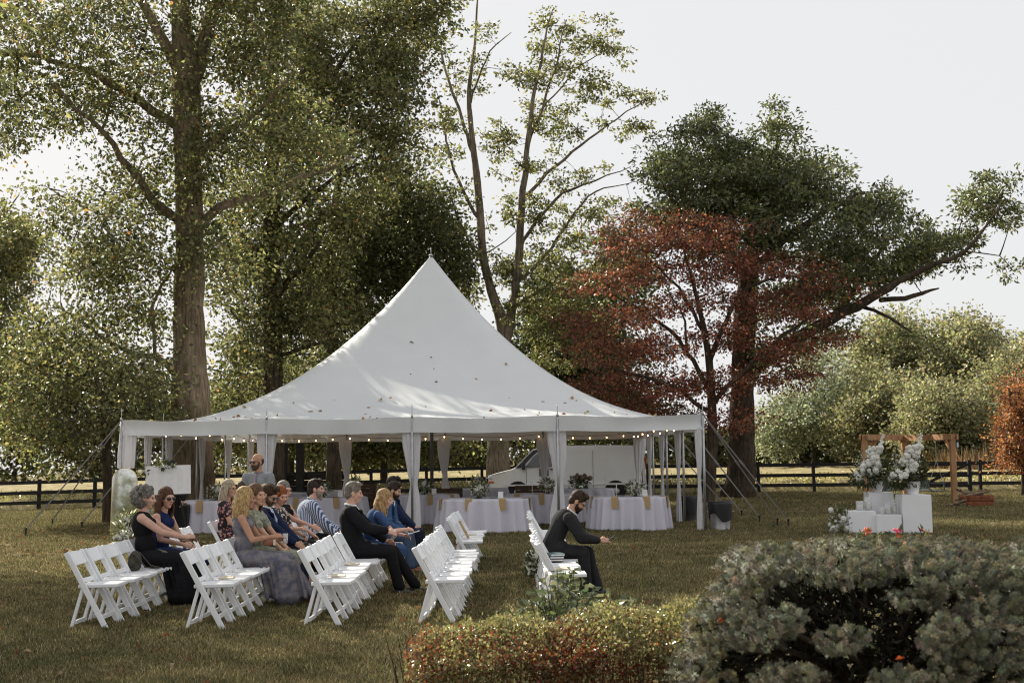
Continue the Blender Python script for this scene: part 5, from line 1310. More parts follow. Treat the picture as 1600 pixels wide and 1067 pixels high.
        h.ell(H(-.022, 0, .050), V3((.106, .090, .102))*k, Rh); h.ell(H(-.055, 0, -.01), V3((.07, .085, .10))*k, Rh)
        if hstyle == 'curly':
            for i in range(150):
                v = V3((g.gauss(0, 1), g.gauss(0, 1), g.gauss(0, 1))).normalized()
                if v.x > .45 and v.z < .65: continue
                r = V3((.130*v.x-.035, .118*v.y, .128*v.z+.015)); h.m.ball(H(*r), g.uniform(.018, .030)*k, 7, 5)
        else:
            Lh = {'bob': .13, 'long': .30, 'wavy': .30, 'up': 0}[hstyle]
            if hstyle == 'up': h.ell(H(-.10, 0, .04), V3((.05, .05, .05))*k, Rh)
            else:
                nl = 34
                for i in range(nl):
                    a = -2.05+4.1*i/(nl-1)     # around the back of the head, from temple to temple
                    r0 = V3((-.022-.088*math.cos(a), .090*math.sin(a), .03)); top_ = H(*r0)
                    wv = .012 if hstyle == 'wavy' else .004
                    L2 = Lh*g.uniform(.85, 1.1); pts = [H(-.02, .02*math.sin(a), .125), top_]
                    outw = (Rh @ V3((-math.cos(a), math.sin(a), 0)))
                    for j in range(1, 7):
                        t_ = j/6; pts.append(top_ - V3((0, 0, 1))*L2*t_ + outw*(.022*math.sin(t_*3.)+wv*math.sin(t_*11+i*.6)) - fw*.03*t_+lf*wv*math.cos(t_*9+i))
                    for j in range(len(pts)-1): h.cap(pts[j], pts[j+1], .017*k*(1-.06*j), .016*k*(1-.07*j), 7)
                h.ell(H(-.05, 0, -.06), V3((.07, .078, .08))*k, Rh)
        h.fuse('hair', hm, P, .0075, 1, .4)
    if beard:
        q = Body(); q.ell(H(.040, 0, -.068), V3((.058, .060, .050))*k, Rh); q.cap(H(.060, 0, -.098), H(.066, 0, -.10-beard[1]), .036*k, .026*k)
        for s in (-1, 1): q.cap(H(.010, s*.070, -.01), H(.030, s*.058, -.06), .013*k, .020*k)
        q.cap(H(.095, -.022, -.047), H(.095, .022, -.047), .010*k, .010*k); q.fuse('beard', hairmat(beard[0]), P, .0075, 2)
    # ---- top garment
    gr = .016
    fr = Matrix((fw, lf, u)).transposed()
    t = Body()
    bellyx = (.108 if f else .122)*k*ag; 
    t.ell(chest+u*.02*k, V3(((.112 if f else .128)*k*ag, (.155 if f else .185)*k*(.5+.5*ag), .175*k)), fr); t.ell(waist-u*.01, V3((bellyx, (.135 if f else .165)*k*ag, .165*k)), fr)
    t.ell(pel+V3((.0, 0, -.005)), V3((.135*k*(.5+.5*ag), .18*k*(.5+.5*ag), .115*k)))
    if f:
        for s in (-1, 1): t.ell(chest+u*.035+fw*.085*k+lf*s*.065*k, V3((.058, .062, .062))*k)
    sleeves = {'jacket': .93, 'shirt': .90, 'tee': .0, 'sleeveless': -1, 'straps': -2, 'short': .28}[topkind]
    if sleeves > -2:
        for s in (-1, 1): t.cap(nb-u*.06*k, sh[s]-lf*s*(.0 if sleeves >= 0 else .035), (.060 if f else .068)*k, (ur+gr)*(1.12 if sleeves >= 0 else .9))
    if sleeves > 0:
        for s in (-1, 1):
            r1 = ur*1.1+gr+(.008 if topkind == 'jacket' else .004); full = sleeves > .5
            t.cap(sh[s], el[s] if full else sh[s].lerp(el[s], sleeves*2), r1, r1*.90)
            if full: t.cap(el[s], el[s].lerp(wr[s], sleeves-.03), r1*.92, ur*.62+gr+.006)
            if not full and f: t.ell(sh[s].lerp(el[s], .25), V3((.07, .065, .075))*k)
            # soft creases round the elbow
            if full:
                for q in range(3):
                    c = el[s].lerp(sh[s], .08+.10*q)+V3((g.uniform(-.01, .01), 0, 0)); t.ell(c+V3((.012, 0, .0)), V3((r1*.98, r1*1.0, .016)), None)
    if not f:
        for s in (-1, 1): t.cap(chest+lf*s*.06*k, pel+u*.03+lf*s*.05*k, .115*k*ag, .125*k*ag)
    if topkind == 'jacket':     # jacket skirt over the hips
        for s in (-1, 1): t.cap(pel+V3((.02, s*.09*k, .02)), pel+V3((.14 if pose == 'sit' else 0, s*.11*k, .03 if pose == 'sit' else -.10)), .095*k, .088*k)
        t.cap(pel+V3((-.05, -.08, .0)), pel+V3((-.05, .08, .0)), .10*k, .10*k)
    to = t.fuse({'jacket': 'jacket', 'shirt': 'shirt', 'tee': 'shirt', 'sleeveless': 'dress_top', 'straps': 'dress_top', 'short': 'dress_top'}[topkind], top, P, .010, 4)
    if topkind in ('jacket', 'shirt'):      # collar, shirt front, lapels
        cm = M['shirt'] if topkind == 'jacket' else top
        q = MB(); q.tube([nb+Rh @ V3((0, 0, 0))+u*.028*k+(fw*math.cos(a)*.066+lf*math.sin(a)*.062)*k+u*(-.018*math.cos(a)) for a in [i*math.pi/8 for i in range(17)]], .011*k, 7); q.build('collar', cm, P, True)
        if topkind == 'jacket':
            q = MB(); c0 = nb+fw*.072*k-u*.0; c1 = chest+fw*(.128*ag+.012)*k-u*.03
            q.add([c0+lf*.045*k, c0-lf*.045*k, c1-lf*.012+fw*.006, c1+lf*.012+fw*.006, chest+u*.10*k+fw*(.118*ag+.01)*k-lf*.05*k, chest+u*.10*k+fw*(.118*ag+.01)*k+lf*.05*k], [(0, 1, 4, 5), (5, 4, 2, 3)]); q.build('shirt_front', M['shirt'], P)
            for s in (-1, 1):
                q = MB(); q.tube([nb-fw*.05*k+u*.02+lf*s*.02, nb+lf*s*.068*k+u*.012, nb+fw*.062*k+lf*s*.070*k-u*.03, chest+u*.10*k+fw*(.128*ag+.004)*k+lf*s*.055*k, c1+lf*s*.02+fw*.006], [.012, .016, .018, .018, .008], 6); q.build('lapel', top, P, True)
                q = MB(); a_ = el[s].lerp(wr[s], .93); b_ = el[s].lerp(wr[s], 1.0); q.tube([a_, b_], ur*.62+.010, 12); q.build('shirt_cuff', M['shirt'], P, True)
    if tie:
        q = MB(); a_ = nb+fw*.082*k-u*.005; q.tube([a_, a_-u*.03+fw*.008, chest+fw*(.128*ag+.022)*k+u*.04, waist+fw*(.125*ag+.020)*k], [.016, .012, .024, .030], 6); q.build('tie', tie, P, True)
    if topkind == 'straps':
        for s in (-1, 1):
            q = MB(); q.tube([chest+u*.10*k+fw*.095*k+lf*s*.075*k, nb-u*.012*k+lf*s*.085*k+fw*.03, nb-u*.03*k-fw*.055*k+lf*s*.08*k, chest+u*.10*k-fw*.10*k+lf*s*.06*k], .007, 5); q.build('strap', top, P, True)
    # ---- legs
    bt = Body()
    if legs == 'trousers':
        bt.ell(pel+V3((0, 0, -.02)), V3((.135, .175, .115))*k)
        for s in (-1, 1):
            bt.cap(hip[s], knee[s]+V3((0, 0, .004)), .098*k*(.6+.4*ag), .074*k); bt.cap(knee[s], ank[s]+V3((-.005, 0, .03)), .074*k, .062*k); bt.cap(knee[s]+V3((.02, 0, -.05)), ank[s]+V3((.03, 0, .02)), .055*k, .050*k)
            for q in range(3): bt.ell(knee[s].lerp(ank[s], .75+.09*q)+V3((.012, 0, 0)), (.066*k, .062*k, .014))
        bt.fuse('trousers', bottom or top, P, .011, 4)
    else:
        Ls = {'knee': .10, 'midi': .55, 'maxi': .93}[legs]
        for i in range(9):
            q = i/8; a_ = hip[-1].lerp(knee[-1], q); b_ = hip[1].lerp(knee[1], q); bt.cap(a_+V3((0, 0, .0)), b_, .105*k-.018*q, .105*k-.018*q)
        for i in range(1, 9):
            q = Ls*i/8; fl = .012*i*Ls
            a_ = knee[-1].lerp(ank[-1], q)+V3((.0, -fl, 0)); b_ = knee[1].lerp(ank[1], q)+V3((0, fl, 0)); rr = .080*k+.010*q+.02*Ls*q
            bt.cap(a_, b_, rr, rr)
            if legs == 'maxi':
                bt.cap(a_+V3((-.10*q, 0, 0)), b_+V3((-.10*q, 0, 0)), rr, rr)
        if legs != 'knee':
            zl = .53-.44*Ls
            for i in range(9):
                y = -.17+.34*i/8; bt.cap(V3((knee[1].x+.075, y*.8, .50)), V3((ank[1].x+.10+.03*math.sin(i*2.3), y*1.25, zl)), .012, .028, 6)
            for i in range(8):
                x = .20+(.42)*i/7; bt.cap(V3((x, -.185, .54)), V3((x*1.0+.10+.02*math.sin(i*1.9), -.255-.02*math.cos(i*2.7), zl+.01*math.sin(i*3.1))), .010, .026, 6)
                bt.cap(V3((x, -.16, .52)), V3((x+.10, -.20, zl+.02)), .03, .04, 6)
        bt.fuse('skirt', bottom or top, P, .009, 2)
    # ---- shoes
    sm_ = shoes or M['shoeblack']
    for s in (-1, 1):
        q = Body(); a_ = ank[s]; q.cap(a_+V3((-.035, 0, -.042)), a_+V3((.10, s*.012, -.050)), .040*k, .036*k); q.cap(a_+V3((.10, s*.012, -.050)), a_+V3((.185, s*.02, -.060)), .036*k, .026*k)
        if shoes is None or legs == 'trousers': q.cap(a_+V3((-.02, 0, -.03)), a_+V3((-.012, 0, .02)), .040*k, .042*k)
        q.m.v = [(v[0], v[1], max(v[2], .004)) for v in q.m.v]; q.fuse('shoe', sm_, P, .008, 2)
    W_ = lambda v: P.matrix_basis @ v if False else Matrix.Translation(Vector(loc)) @ Matrix.Rotation(rz, 4, 'Z') @ v
    return {'root': P, 'hand': {s: W_(hg[s]) for s in (-1, 1)}, 'wrist': {s: W_(wr[s]) for s in (-1, 1)}}
def seat(rn, blk, k, dx=.02):
    px, py, rz = SEAT[(rn, blk, k)]; return (px+dx, py, -.002)
DARK = cloth('charcoal_suit', (.024, .024, .026), bump=.2); BLK = cloth('black_suit', (.010, .010, .012), bump=.2); NAVY = cloth('navy_blazer', (.014, .022, .055), bump=.2)
FAIR, TAN, ROSY = (.52, .31, .22), (.42, .23, .15), (.56, .34, .26)
P_ = {}
# man on his phone, front row (local +y is away from the camera, so -1 is his right, near side)
P_['phone'] = person(seat('E', 'near', 4, -.04), R(-4), 'bearded man in a charcoal suit in the front row, bent over his phone', 'm', 'sit', .43, (.0, .60), (.60, -.03, .68), (.60, .06, .67), FAIR, (.045, .028, .018), 'short', DARK, DARK,
    'jacket', beard=((.05, .028, .018), .01), glasses='clear', curl=.9, handdir=(.8, 0, .10), ankx=(.02, .10), kneed=(-.02, .03))
# black suit man
P_['black'] = person(seat('C', 'near', 6, -.03), R(3), 'grey haired man in a black suit holding a drink in the middle row', 'm', 'sit', -.10, (.12, .10), (.42, -.10, .80), (.40, .16, .66), ROSY, (.19, .165, .14), 'short', BLK, BLK, 'jacket', curl=.9, girth=1.08, handdir=(.8, .2, -.25), size=1.03, ankx=(.10, .26), kneed=(.02, .05))
P_['bluedress'] = person(seat('C', 'near', 7, .05), R(6), 'blonde woman in a blue short sleeved dress beside the man in black', 'f', 'sit', .26, (-.10, .26), (.52, .0, .78), (.48, .10, .70), ROSY, (.36, .23, .11), 'wavy', cloth('blue_cotton', (.045, .085, .19), bump=.3), None, 'short', 'knee', mat('sandal', (.12, .08, .05), .5, .1, 20), None, None, .95, .8, ankx=(-.02, .04), kneed=(.02, .0))
P_['farbeard'] = person(seat('C', 'far', 0, -.06), R(-5), 'man in a pale shirt and blue waistcoat leaning forward behind the blonde in blue', 'm', 'sit', .22, (0, .25), None, None, FAIR, (.04, .027, .02), 'short', cloth('blue_waistcoat', (.05, .10, .20)), cloth('denim', (.06, .09, .15)), 'jacket', beard=((.05, .03, .02), .0), shoes=M['shoebrown'], curl=.8)
P_['fartop'] = person(seat('C', 'far', 2), R(2), 'dark haired man farthest back in the middle row', 'm', 'sit', -.02, (0, .05), None, None, FAIR, (.03, .022, .018), 'short', NAVY, cloth('navy_trousers', (.02, .025, .045)), 'jacket', size=1.04)
P_['stripe'] = person(seat('B', 'far', 0, .14), R(9), 'heavy bearded man in a blue and white striped shirt', 'm', 'sit', .10, (-.10, .0), (.42, -.06, .62), (.46, .2, .66), ROSY, (.04, .026, .02), 'short', stripes('striped_cotton', (.06, .09, .20), (.55, .60, .68), 75), BLK, 'shirt', beard=((.30, .24, .20), .03), curl=.8, girth=1.28, size=1.05)
# second row from the back
P_['floral'] = person(seat('B', 'near', 4, -.03), R(6), 'wavy blonde woman in a long grey blue patterned dress with a tan purse', 'f', 'sit', -.08, (.25, .04), (.32, -.06, .80), (.36, .10, .76), TAN, (.42, .28, .13), 'wavy', cloth('pattern_dress', (.10, .11, .17), (.24, .215, .21), 12, .4, 18), None, 'straps', 'maxi', M['shoebrown'], None, None, 1.0, 1.0, kneed=(.02, .06), ankx=(.12, .20), handdir=(.7, .1, .2))
P_['brown'] = person(seat('B', 'near', 5, -.05), R(-6), 'woman with long straight brown hair just behind the wavy blonde', 'f', 'sit', -.10, (-.3, .0), None, None, FAIR, (.13, .075, .045), 'long', cloth('green_floral', (.10, .14, .09), (.4, .38, .3), 20), None, 'short', 'knee', None, None, None, 1.03)
P_['navyman'] = person(seat('B', 'near', 6, -.03), R(-5), 'man in a navy blazer and sunglasses looking down in the second row', 'm', 'sit', .0, (-.15, .45), (.42, -.05, .66), (.44, .1, .64), FAIR, (.06, .035, .022), 'short', NAVY, cloth('navy_slacks', (.016, .02, .04)), 'jacket', glasses='sun', curl=.7, beard=((.10, .06, .04), -.012), tie=cloth('pale_tie', (.45, .5, .6)), size=1.02)
P_['blondeback'] = person(seat('B', 'near', 7, -.03), R(2), 'woman with pale blonde hair half hidden behind the man in navy', 'f', 'sit', -.18, (.2, .0), None, None, FAIR, (.45, .33, .18), 'bob', cloth('rose_top', (.3, .18, .17)), BLK, 'short', 'knee')
P_['redhair'] = person(seat('B', 'near', 8, -.05), R(-14), 'red haired woman in a black and cream floral dress holding a glass', 'f', 'sit', .02, (-.35, .30), (.40, -.10, .80), (.36, .1, .70), ROSY, (.26, .085, .03), 'bob', floral('black_floral', (.015, .015, .018), (.55, .50, .45), (.45, .12, .08), 22), None, 'short', 'knee', None, None, None, .97, 1.1)
P_['greyglass'] = person(seat('B', 'near', 9, -.06), R(-18), 'grey haired woman with glasses in a black top, arm stretched along the chairs', 'f', 'sit', -.10, (-.25, .05), (.52, -.16, .80), (.35, .2, .66), ROSY, (.20, .18, .16), 'crop', BLK, BLK, 'sleeveless', 'midi', glasses='clear', size=1.04)
# back row
P_['curly'] = person(seat('A', 'near', 4, -.03), R(8), 'woman with curly grey hair in a long black sleeveless dress, looking at a phone', 'f', 'sit', -.15, (.0, .14), (.42, -.05, .80), (.44, .08, .76), ROSY, (.17, .155, .14), 'curly', BLK, BLK, 'sleeveless', 'maxi', M['shoeblack'], None, None, 1.03, .9, 1.12, handdir=(.85, .1, .25), ankx=(-.02, .02), kneed=(.03, .06))
P_['navyw'] = person(seat('A', 'near', 5, -.0), R(-12), 'woman in sunglasses and a navy dress beside the curly haired woman', 'f', 'sit', .03, (-.45, .06), (.34, -.10, .70), (.36, .1, .68), ROSY, (.10, .05, .03), 'long', cloth('navy_dress', (.015, .025, .085)), None, 'sleeveless', 'knee', None, 'sun', None, 1.0, .8, kneed=(.10, .08))
P_['pink'] = person(seat('A', 'far', 0, -.02), R(-8), 'woman with straight pale hair and glasses in a black and pink floral dress', 'f', 'sit', .0, (-.15, .0), None, None, FAIR, (.36, .29, .21), 'long', floral('pink_floral', (.015, .012, .014), (.40, .17, .17), (.55, .32, .30), 20), None, 'short', 'knee', glasses='clear', size=1.03)
P_['cropman'] = person(seat('A', 'far', 2, -.02), R(12), 'man with cropped hair behind the woman in pink floral', 'm', 'sit', .02, (.1, .05), None, None, ROSY, (.10, .065, .045), 'crop', cloth('grey_shirt', (.2, .2, .22)), BLK, 'shirt', size=1.0)
# standing guests
p0 = W(404, 800, 19.2)
P_['stand'] = person((p0.x, 19.2, 0), R(-105), 'balding bearded man in a grey shirt, tie and sunglasses standing behind the guests', 'm', 'stand', .0, (-.35, .0), None, None, TAN, (.05, .035, .025), 'balding', cloth('grey_cotton', (.24, .25, .27), var=.06), BLK, 'shirt', glasses='sun', beard=((.07, .05, .04), .0), tie=cloth('plaid_tie', (.20, .16, .20), (.36, .32, .36), 40), size=1.03, curl=.5)
p0 = W(268, 800, 26.2)
P_['dj'] = person((p0.x, 26.2, 0), R(-80), 'person in dark clothes and a cap standing behind the seating chart', 'm', 'stand', .05, (.1, .2), None, None, TAN, (.015, .013, .012), 'crop', cloth('black_shirt', (.014, .014, .015)), cloth('black_jeans', (.012, .012, .014)), 'shirt', size=.98)
# ------------------------------------------------------------------ things in hands
def phone(c, rx, ry, rz, label, m=None):
    q = MB(); q.box((0, 0, 0), (.075, .037, .005)); o = q.build('phone', m or M['phone'], bevel=.003); o.location = c; o.rotation_euler = (rx, ry, rz)
    q = MB(); q.box((0, 0, .0055), (.068, .033, .0006)); q.build('screen', mat('phone_screen', (.08, .09, .10), .1, .1, 5), o); return tag(o, label, 'phone')
def mid(n, d=(0, 0, 0)): return (P_[n]['hand'][-1]+P_[n]['hand'][1])/2+Vector(d)
phone(mid('phone', (.055, 0, .035)), 0, R(-35), 0, 'phone held up by the suited man in the front row')
phone(mid('curly', (.06, 0, .03)), 0, R(-40), 0, 'black phone held by the curly haired woman')
def glassof(n, s, label, h=.14, r=.035, d=(0, 0, 0), liquid=None):
    c = P_[n]['hand'][s]+Vector(d); o = empty('drinking_glass', (c.x, c.y, c.z-h*.5), label, 'glass')
    m = MB(); m.lathe([(r*.8, 0), (r, h), (r-.002, h), (r*.8-.002, .006)], 16); m.build('tumbler', M['candleglass'], o, True)
    m = MB(); m.lathe([(r*.76, .008), (r*.85, h*.5), (r*.3, h*.5)], 14); m.build('drink', liquid or M['paper'], o, True)
glassof('black', -1, 'tumbler with a dark drink in the hand of the man in black', .12, .038, liquid=mat('cola', (.10, .03, .015), .2, .1, 9))
glassof('redhair', -1, 'stemmed clear glass held by the red haired woman', .13, .035)
glassof('floral', 1, 'clear cup held by the wavy blonde woman', .12, .034, (.02, 0, .02))
c = P_['floral']['wrist'][-1]+Vector((-.02, -.075, -.06)); pu = empty('purse', c, 'small tan purse under the arm of the wavy blonde', 'purse'); m = MB(); m.ball((0, 0, 0), (.07, .022, .042), 12, 8); m.build('pouch', M['shoebrown'], pu, True); m = MB(); m.box((.068, 0, 0), (.014, .018, .034)); m.build('flap', mat('cream_leather', (.55, .48, .36), .5, .1, 10), pu, bevel=.01)
phone(mid('bluedress', (.06, 0, .03)), 0, R(-15), .2, 'white phone held by the blonde woman in blue', M['white'])
# ------------------------------------------------------------------ foreground shrubs
def spruce():
    rng = np.random.default_rng(91); D0 = 6.3
    c0 = W(1392, 1000, D0); root = empty('spruce_shrub', (c0.x, D0, 0), 'wide mounded blue green dwarf spruce in the right foreground', 'shrub')
    # boughs: each lobe is a clump of shoots; (px,py,depth offset,rx px,ry px,rd m,count)
    lobes = [(1300,872,.0,170,30,.55,520),(1450,872,.1,150,30,.55,480),(1200,880,.0,80,34,.45,260),(1560,890,.1,100,36,.5,340),(1390,860,.35,190,24,.5,420),(1150,935,-.05,52,46,.42,280),(1105,985,-.05,40,50,.4,240),(1085,1045,-.05,44,46,.4,240),(1170,900,.15,60,50,.4,160),
             (1180,985,-.30,60,34,.3,230),(1230,968,-.35,36,24,.25,110),(1318,1000,-.45,46,24,.25,150),(1500,900,-.25,90,30,.35,260),(1590,930,-.25,60,40,.35,240),(1500,985,-.45,66,36,.3,260),(1470,1000,-.5,40,36,.25,140),(1560,1000,-.4,60,46,.35,240),(1600,1060,-.4,50,40,.3,150),
             (1230,1055,-.5,60,22,.25,170),(1410,1062,-.55,60,22,.25,180),(1330,905,-.15,70,14,.2,100),(1430,935,-.3,50,16,.2,90),(1540,945,-.3,50,18,.2,110),(1490,1050,-.45,50,26,.25,120),(1120,1075,-.1,50,30,.35,150),(1650,880,.0,80,60,.6,260),(1690,980,-.1,70,70,.5,220)]
    VV, CC = [], []; tips = []
    wd = MB()
    cen = Vector((c0.x, D0+.25, .55))
    for (px, py, dy, rx, ry, rd, cnt) in lobes:
        n = int(cnt*.62); a = rng.normal(size=(n, 3)); a /= np.linalg.norm(a, axis=1, keepdims=True); a *= rng.uniform(.35, 1, n)[:, None]**.5
        bc = W(px, py, D0+dy)
        if len(wd.v) < 9000: wd.tube([Vector((c0.x, D0+.25, .15))-Vector((c0.x, D0, 0)), (cen*.5+bc*.5)-Vector((c0.x, D0, .05)), bc-Vector((c0.x, D0, .04))], [.035, .022, .008], 6)
        for i in range(n):
            p = W(px+a[i, 0]*rx, py+a[i, 2]*ry, D0+dy+a[i, 1]*rd)
            o = (p-cen); o.z *= .8; o.normalize(); o = o*.6 + Vector((a[i, 0]*.6, a[i, 1]*.6-.25, a[i, 2]*.4+.25))+Vector(rng.normal(0, .45, 3)); o.normalize()
            tips.append((p-Vector((c0.x, D0, 0)), o))
    nn = 120; T = np.array([tuple(t[0]) for t in tips]); O = np.array([tuple(t[1]) for t in tips]); ns = len(T)
    Ls = rng.uniform(.040, .075, ns)
    f = rng.uniform(0, 1, (ns, nn)); base = T[:, None, :] + O[:, None, :]*(Ls[:, None]*(f-.6))[..., None]
    r = rng.normal(size=(ns, nn, 3)); r -= (r*O[:, None, :]).sum(2, keepdims=True)*O[:, None, :]; r /= np.linalg.norm(r, axis=2, keepdims=True)
    fwd = .15+1.6*np.clip(f-.6, 0, 1)[..., None]*2
    d = r+O[:, None, :]*fwd; d /= np.linalg.norm(d, axis=2, keepdims=True)
    L = (rng.uniform(.017, .027, (ns, nn))*(1-.25*f))[..., None]
    sd = np.cross(d, O[:, None, :]); sd /= np.maximum(np.linalg.norm(sd, axis=2, keepdims=True), 1e-5); sd *= .0019
    V = np.stack([base-sd, base+sd, base+d*L], 2).reshape(-1, 3); F = np.arange(len(V)).reshape(-1, 3)
    col = pick(rng, [((.225, .225, .165), 4), ((.155, .165, .12), 3), ((.29, .28, .20), 3), ((.31, .275, .175), 1)], ns, .18)
    col = np.repeat(col, nn, 0)*rng.normal(1, .12, (ns*nn, 1)); 
    o = obj('needles', npmesh('needles', V, F, M['needle'], col=np.repeat(col.clip(.01, .6), 3, 0)), root); o['kind'] = 'stuff'
    # tan buds at the shoot ends
    bmsh = MB(); 
    for i in range(0, ns, 3):
        p = Vector(T[i])+Vector(O[i])*(Ls[i]*.42); bmsh.ball(p, .0055, 5, 4)
    b = bmsh.build('buds', mat('bud', (.30, .19, .10), .7, .2, 20), root); b['kind'] = 'stuff'
    wb_ = wd.build('branches', M['darkbark'], root); wb_['kind'] = 'stuff'
    # dense dark inner twigs
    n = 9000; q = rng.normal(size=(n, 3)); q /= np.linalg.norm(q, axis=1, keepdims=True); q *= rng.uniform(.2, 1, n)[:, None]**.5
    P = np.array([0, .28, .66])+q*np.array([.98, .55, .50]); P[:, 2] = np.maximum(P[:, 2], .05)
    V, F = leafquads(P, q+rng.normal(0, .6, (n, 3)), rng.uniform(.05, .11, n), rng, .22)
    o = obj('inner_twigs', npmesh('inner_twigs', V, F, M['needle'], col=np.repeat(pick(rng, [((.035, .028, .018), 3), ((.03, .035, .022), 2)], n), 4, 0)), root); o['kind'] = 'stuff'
    # a few fallen leaves caught on it
    P = np.array([tuple(W(px, py, D0+dy)-Vector((c0.x, D0, 0))) for px, py, dy in ((1410, 838, .2), (1420, 846, .15), (1436, 848, .1), (1450, 852, .1), (1122, 892, -.25), (1128, 965, -.4), (1398, 1030, -.75))])
    n = len(P); V, F = leafquads(P, rng.normal(size=(n, 3))*[1, .5, .4], rng.uniform(.03, .05, n), rng, .55)
    o = obj('caught_leaves', npmesh('caught_leaves', V, F, M['dry'], col=np.repeat(pick(rng, [((.42, .11, .03), 3), ((.34, .07, .03), 2), ((.5, .3, .2), 1)], n), 4, 0)), root); o['kind'] = 'stuff'
spruce()
def hedge():
    rng = np.random.default_rng(44); D0 = 6.9; x0 = W(860, 1000, D0).x
    root = empty('barberry_hedge', (x0, D0, 0), 'low clipped hedge turning yellow green and red in front of the chairs', 'hedge')
    n = 46000
    px = rng.uniform(640, 1105, n)
    top = 1018-40*np.clip((px-640)/95, 0, 1)**.7 - 18*np.clip((px-870)/70, 0, 1) - 10*np.clip((px-1030)/60, 0, 1) + 4*np.sin(px*.045)+3*np.sin(px*.11+1)
    t = rng.uniform(0, 1, n); shell = rng.uniform(0, 1, n) < .8
    P = np.zeros((n, 3)); nor = np.zeros((n, 3))
    for i in range(n):
        zt = W(px[i], top[i], D0).z; dep = .42
        if t[i] < .42:     # top surface
            v = rng.uniform(-1, 1); y = D0+v*dep; z = zt-.10*v*v*(1 if v > 0 else 1.5); nv = (0, v*.4, 1)
        else:              # front face
            q = (t[i]-.42)/.58; y = D0-dep*(1+.05*math.sin(px[i]*.06+q*5)); z = zt-.12-q*.62; nv = (0, -1, .3)
        k = 0 if shell[i] else rng.uniform(.0, .16)
        xx = W(px[i], 1000, D0).x
        P[i] = (xx-x0+rng.normal(0, .012)-0, y-D0+k*(1 if nv[1] < 0 else 0)+rng.normal(0, .022), z-k*(nv[2] > .5)+rng.normal(0, .022)); nor[i] = nv
    edge = P[:, 0] < P[:, 0].min()+.12
    P[edge, 1] = rng.uniform(-.4, .4, edge.sum())
    V, F = leafquads(P, nor+rng.normal(0, .7, (n, 3)), rng.uniform(.013, .027, n), rng, .72)
    depth = np.clip((W(860, 955, D0).z-P[:, 2])/.45, 0, 1)
    nz = np.sin(P[:, 0]*6+1)*.5+np.sin(P[:, 0]*13+P[:, 2]*17)*.35+np.sin(P[:, 2]*23+P[:, 0]*3)*.3
    red = (rng.uniform(0, 1, n)+.30*nz+.55*np.sin(depth*3.0)*(P[:, 0] > -.9)-.55) > .50
    gcol = pick(rng, [((.20, .185, .080), 4), ((.28, .25, .12), 3), ((.12, .115, .05), 3), ((.38, .33, .19), 1.2)], n)
    rcol = pick(rng, [((.19, .050, .030), 3), ((.27, .10, .045), 2), ((.10, .04, .028), 3)], n)
    o = obj('foliage', npmesh('foliage', V, F, M['gloss'], col=np.repeat(np.where(red[:, None], rcol, gcol), 4, 0)), root); o['kind'] = 'stuff'
    m = MB(); g = random.Random(5)
    for i in range(150):
        x = g.uniform(-.82, .85); a = Vector((x, g.uniform(-.2, .25), 0)); b = Vector((x+g.uniform(-.15, .15), g.uniform(-.40, .35), g.uniform(.5, .78)))
        m.tube([a, a.lerp(b, .5)+Vector((g.uniform(-.05, .05), g.uniform(-.08, .03), 0)), b], [.007, .005, .002], 4)
    b = m.build('twigs', M['darkbark'], root); b['kind'] = 'stuff'
hedge()
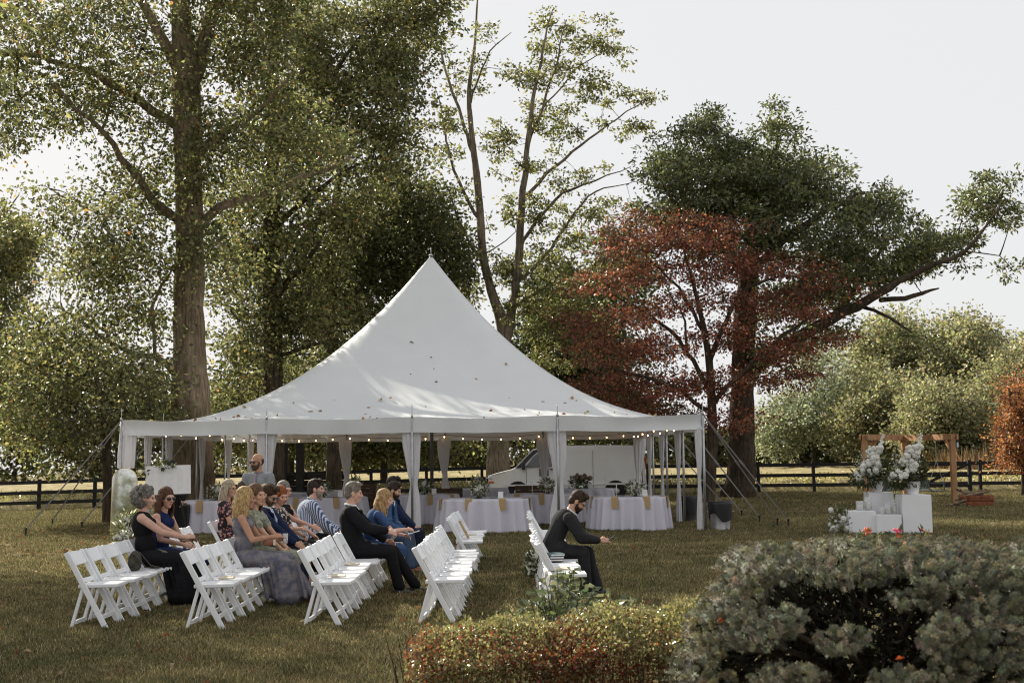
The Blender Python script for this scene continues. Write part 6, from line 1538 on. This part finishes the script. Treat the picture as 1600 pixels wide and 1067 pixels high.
def perennial():
    rng = np.random.default_rng(12); D0 = 8.0; base = W(880, 1000, D0); g = random.Random(6)
    root = empty('leafy_shrub', (base.x, D0, 0), 'small loose shrub with glossy green leaves behind the hedge', 'shrub')
    m = MB(); PP = []; DD = []
    ends = [(792,955),(810,940),(830,920),(850,905),(870,895),(886,893),(902,908),(918,922),(940,932),(962,935),(985,940),(1003,950),(975,945),(800,968),(845,935),(860,950),(895,940),(930,950),(815,985),(775,975),(970,960),(880,970),(840,975),(915,965),(950,975)]
    for (px, py) in ends:
        for q in range(4):
            e = W(px+g.uniform(-12, 12), py+g.uniform(-8, 8), D0+g.uniform(-.35, .35))-Vector((base.x, D0, 0)); s0 = Vector((g.uniform(-.12, .12), g.uniform(-.1, .1), 0)); c = Vector((e.x*.5, e.y*.5, e.z*.72))
            pts = [s0*(1-t)**2+c*2*t*(1-t)+e*t*t for t in [j/8 for j in range(9)]]
            m.tube(pts, [.007-.0006*j for j in range(9)], 5)
            for t in np.linspace(.4, 1, 18):
                p = s0*(1-t)**2+c*2*t*(1-t)+e*t*t
                PP.append(tuple(p)); DD.append((g.gauss(0, 1), g.gauss(0, 1), g.uniform(-.45, .35)))
    P = np.array(PP); D = np.array(DD); n = len(P)
    V, F = leafquads(P, D, rng.uniform(.045, .085, n), rng, .5, .14)
    o = obj('foliage', npmesh('foliage', V, F, M['gloss'], col=np.repeat(pick(rng, [((.11, .13, .065), 4), ((.19, .20, .12), 3), ((.075, .09, .05), 2)], n), 4, 0)), root); o['kind'] = 'stuff'
    b = m.build('stems', M['leafstem'], root); b['kind'] = 'stuff'
perennial()
# bright garden flowers peeking over the spruce
g = random.Random(2)
for i, (px, py, c, lb) in enumerate(((1355, 830, (.55, .12, .04), 'small orange garden flower behind the left of the spruce'), (1402, 829, (.62, .06, .12), 'pink garden flower behind the middle of the spruce'), (1444, 830, (.50, .05, .03), 'red garden flower behind the right of the spruce'))):
    t = W(px, py, 7.6); r = empty('garden_flower', (t.x, 7.6, 0), lb, 'flower', 'garden flowers behind the spruce'); mm = mat('petals', c, .6, .2, 20)
    m = MB(); m.tube([(0, 0, 0), (.02, 0, t.z*.6), (0, 0, t.z)], .004, 5); m.build('stem', M['leafstem'], r)
    tilt = Matrix.Rotation(R(55-25*i), 3, 'X') @ Matrix.Rotation(R(20*i-15), 3, 'Y')
    for k in range(6):
        a = k*6.28/6+g.uniform(-.2, .2); q = MB(); q.ball(tilt @ Vector((.017*math.cos(a), .017*math.sin(a), .004*(k % 2)))+Vector((0, 0, t.z)), (.017, .009, .004), 6, 4, tilt @ Matrix.Rotation(a, 3, 'Z')); q.build('petal', mm, r, True)
    greenery(r, (0, 0, t.z-.05), (.05, .04, .05), 14, .05, i, DKGREEN, .35)
# a tree behind the photographer, seen only in the mirror
mt = [o for o in bpy.data.objects if o.get('label', '').startswith('dark straight trunk')][0]
c = copy_tree(mt); c.location = (1.5, -34, 0); c['label'] = 'tree reflected in the arched mirror'
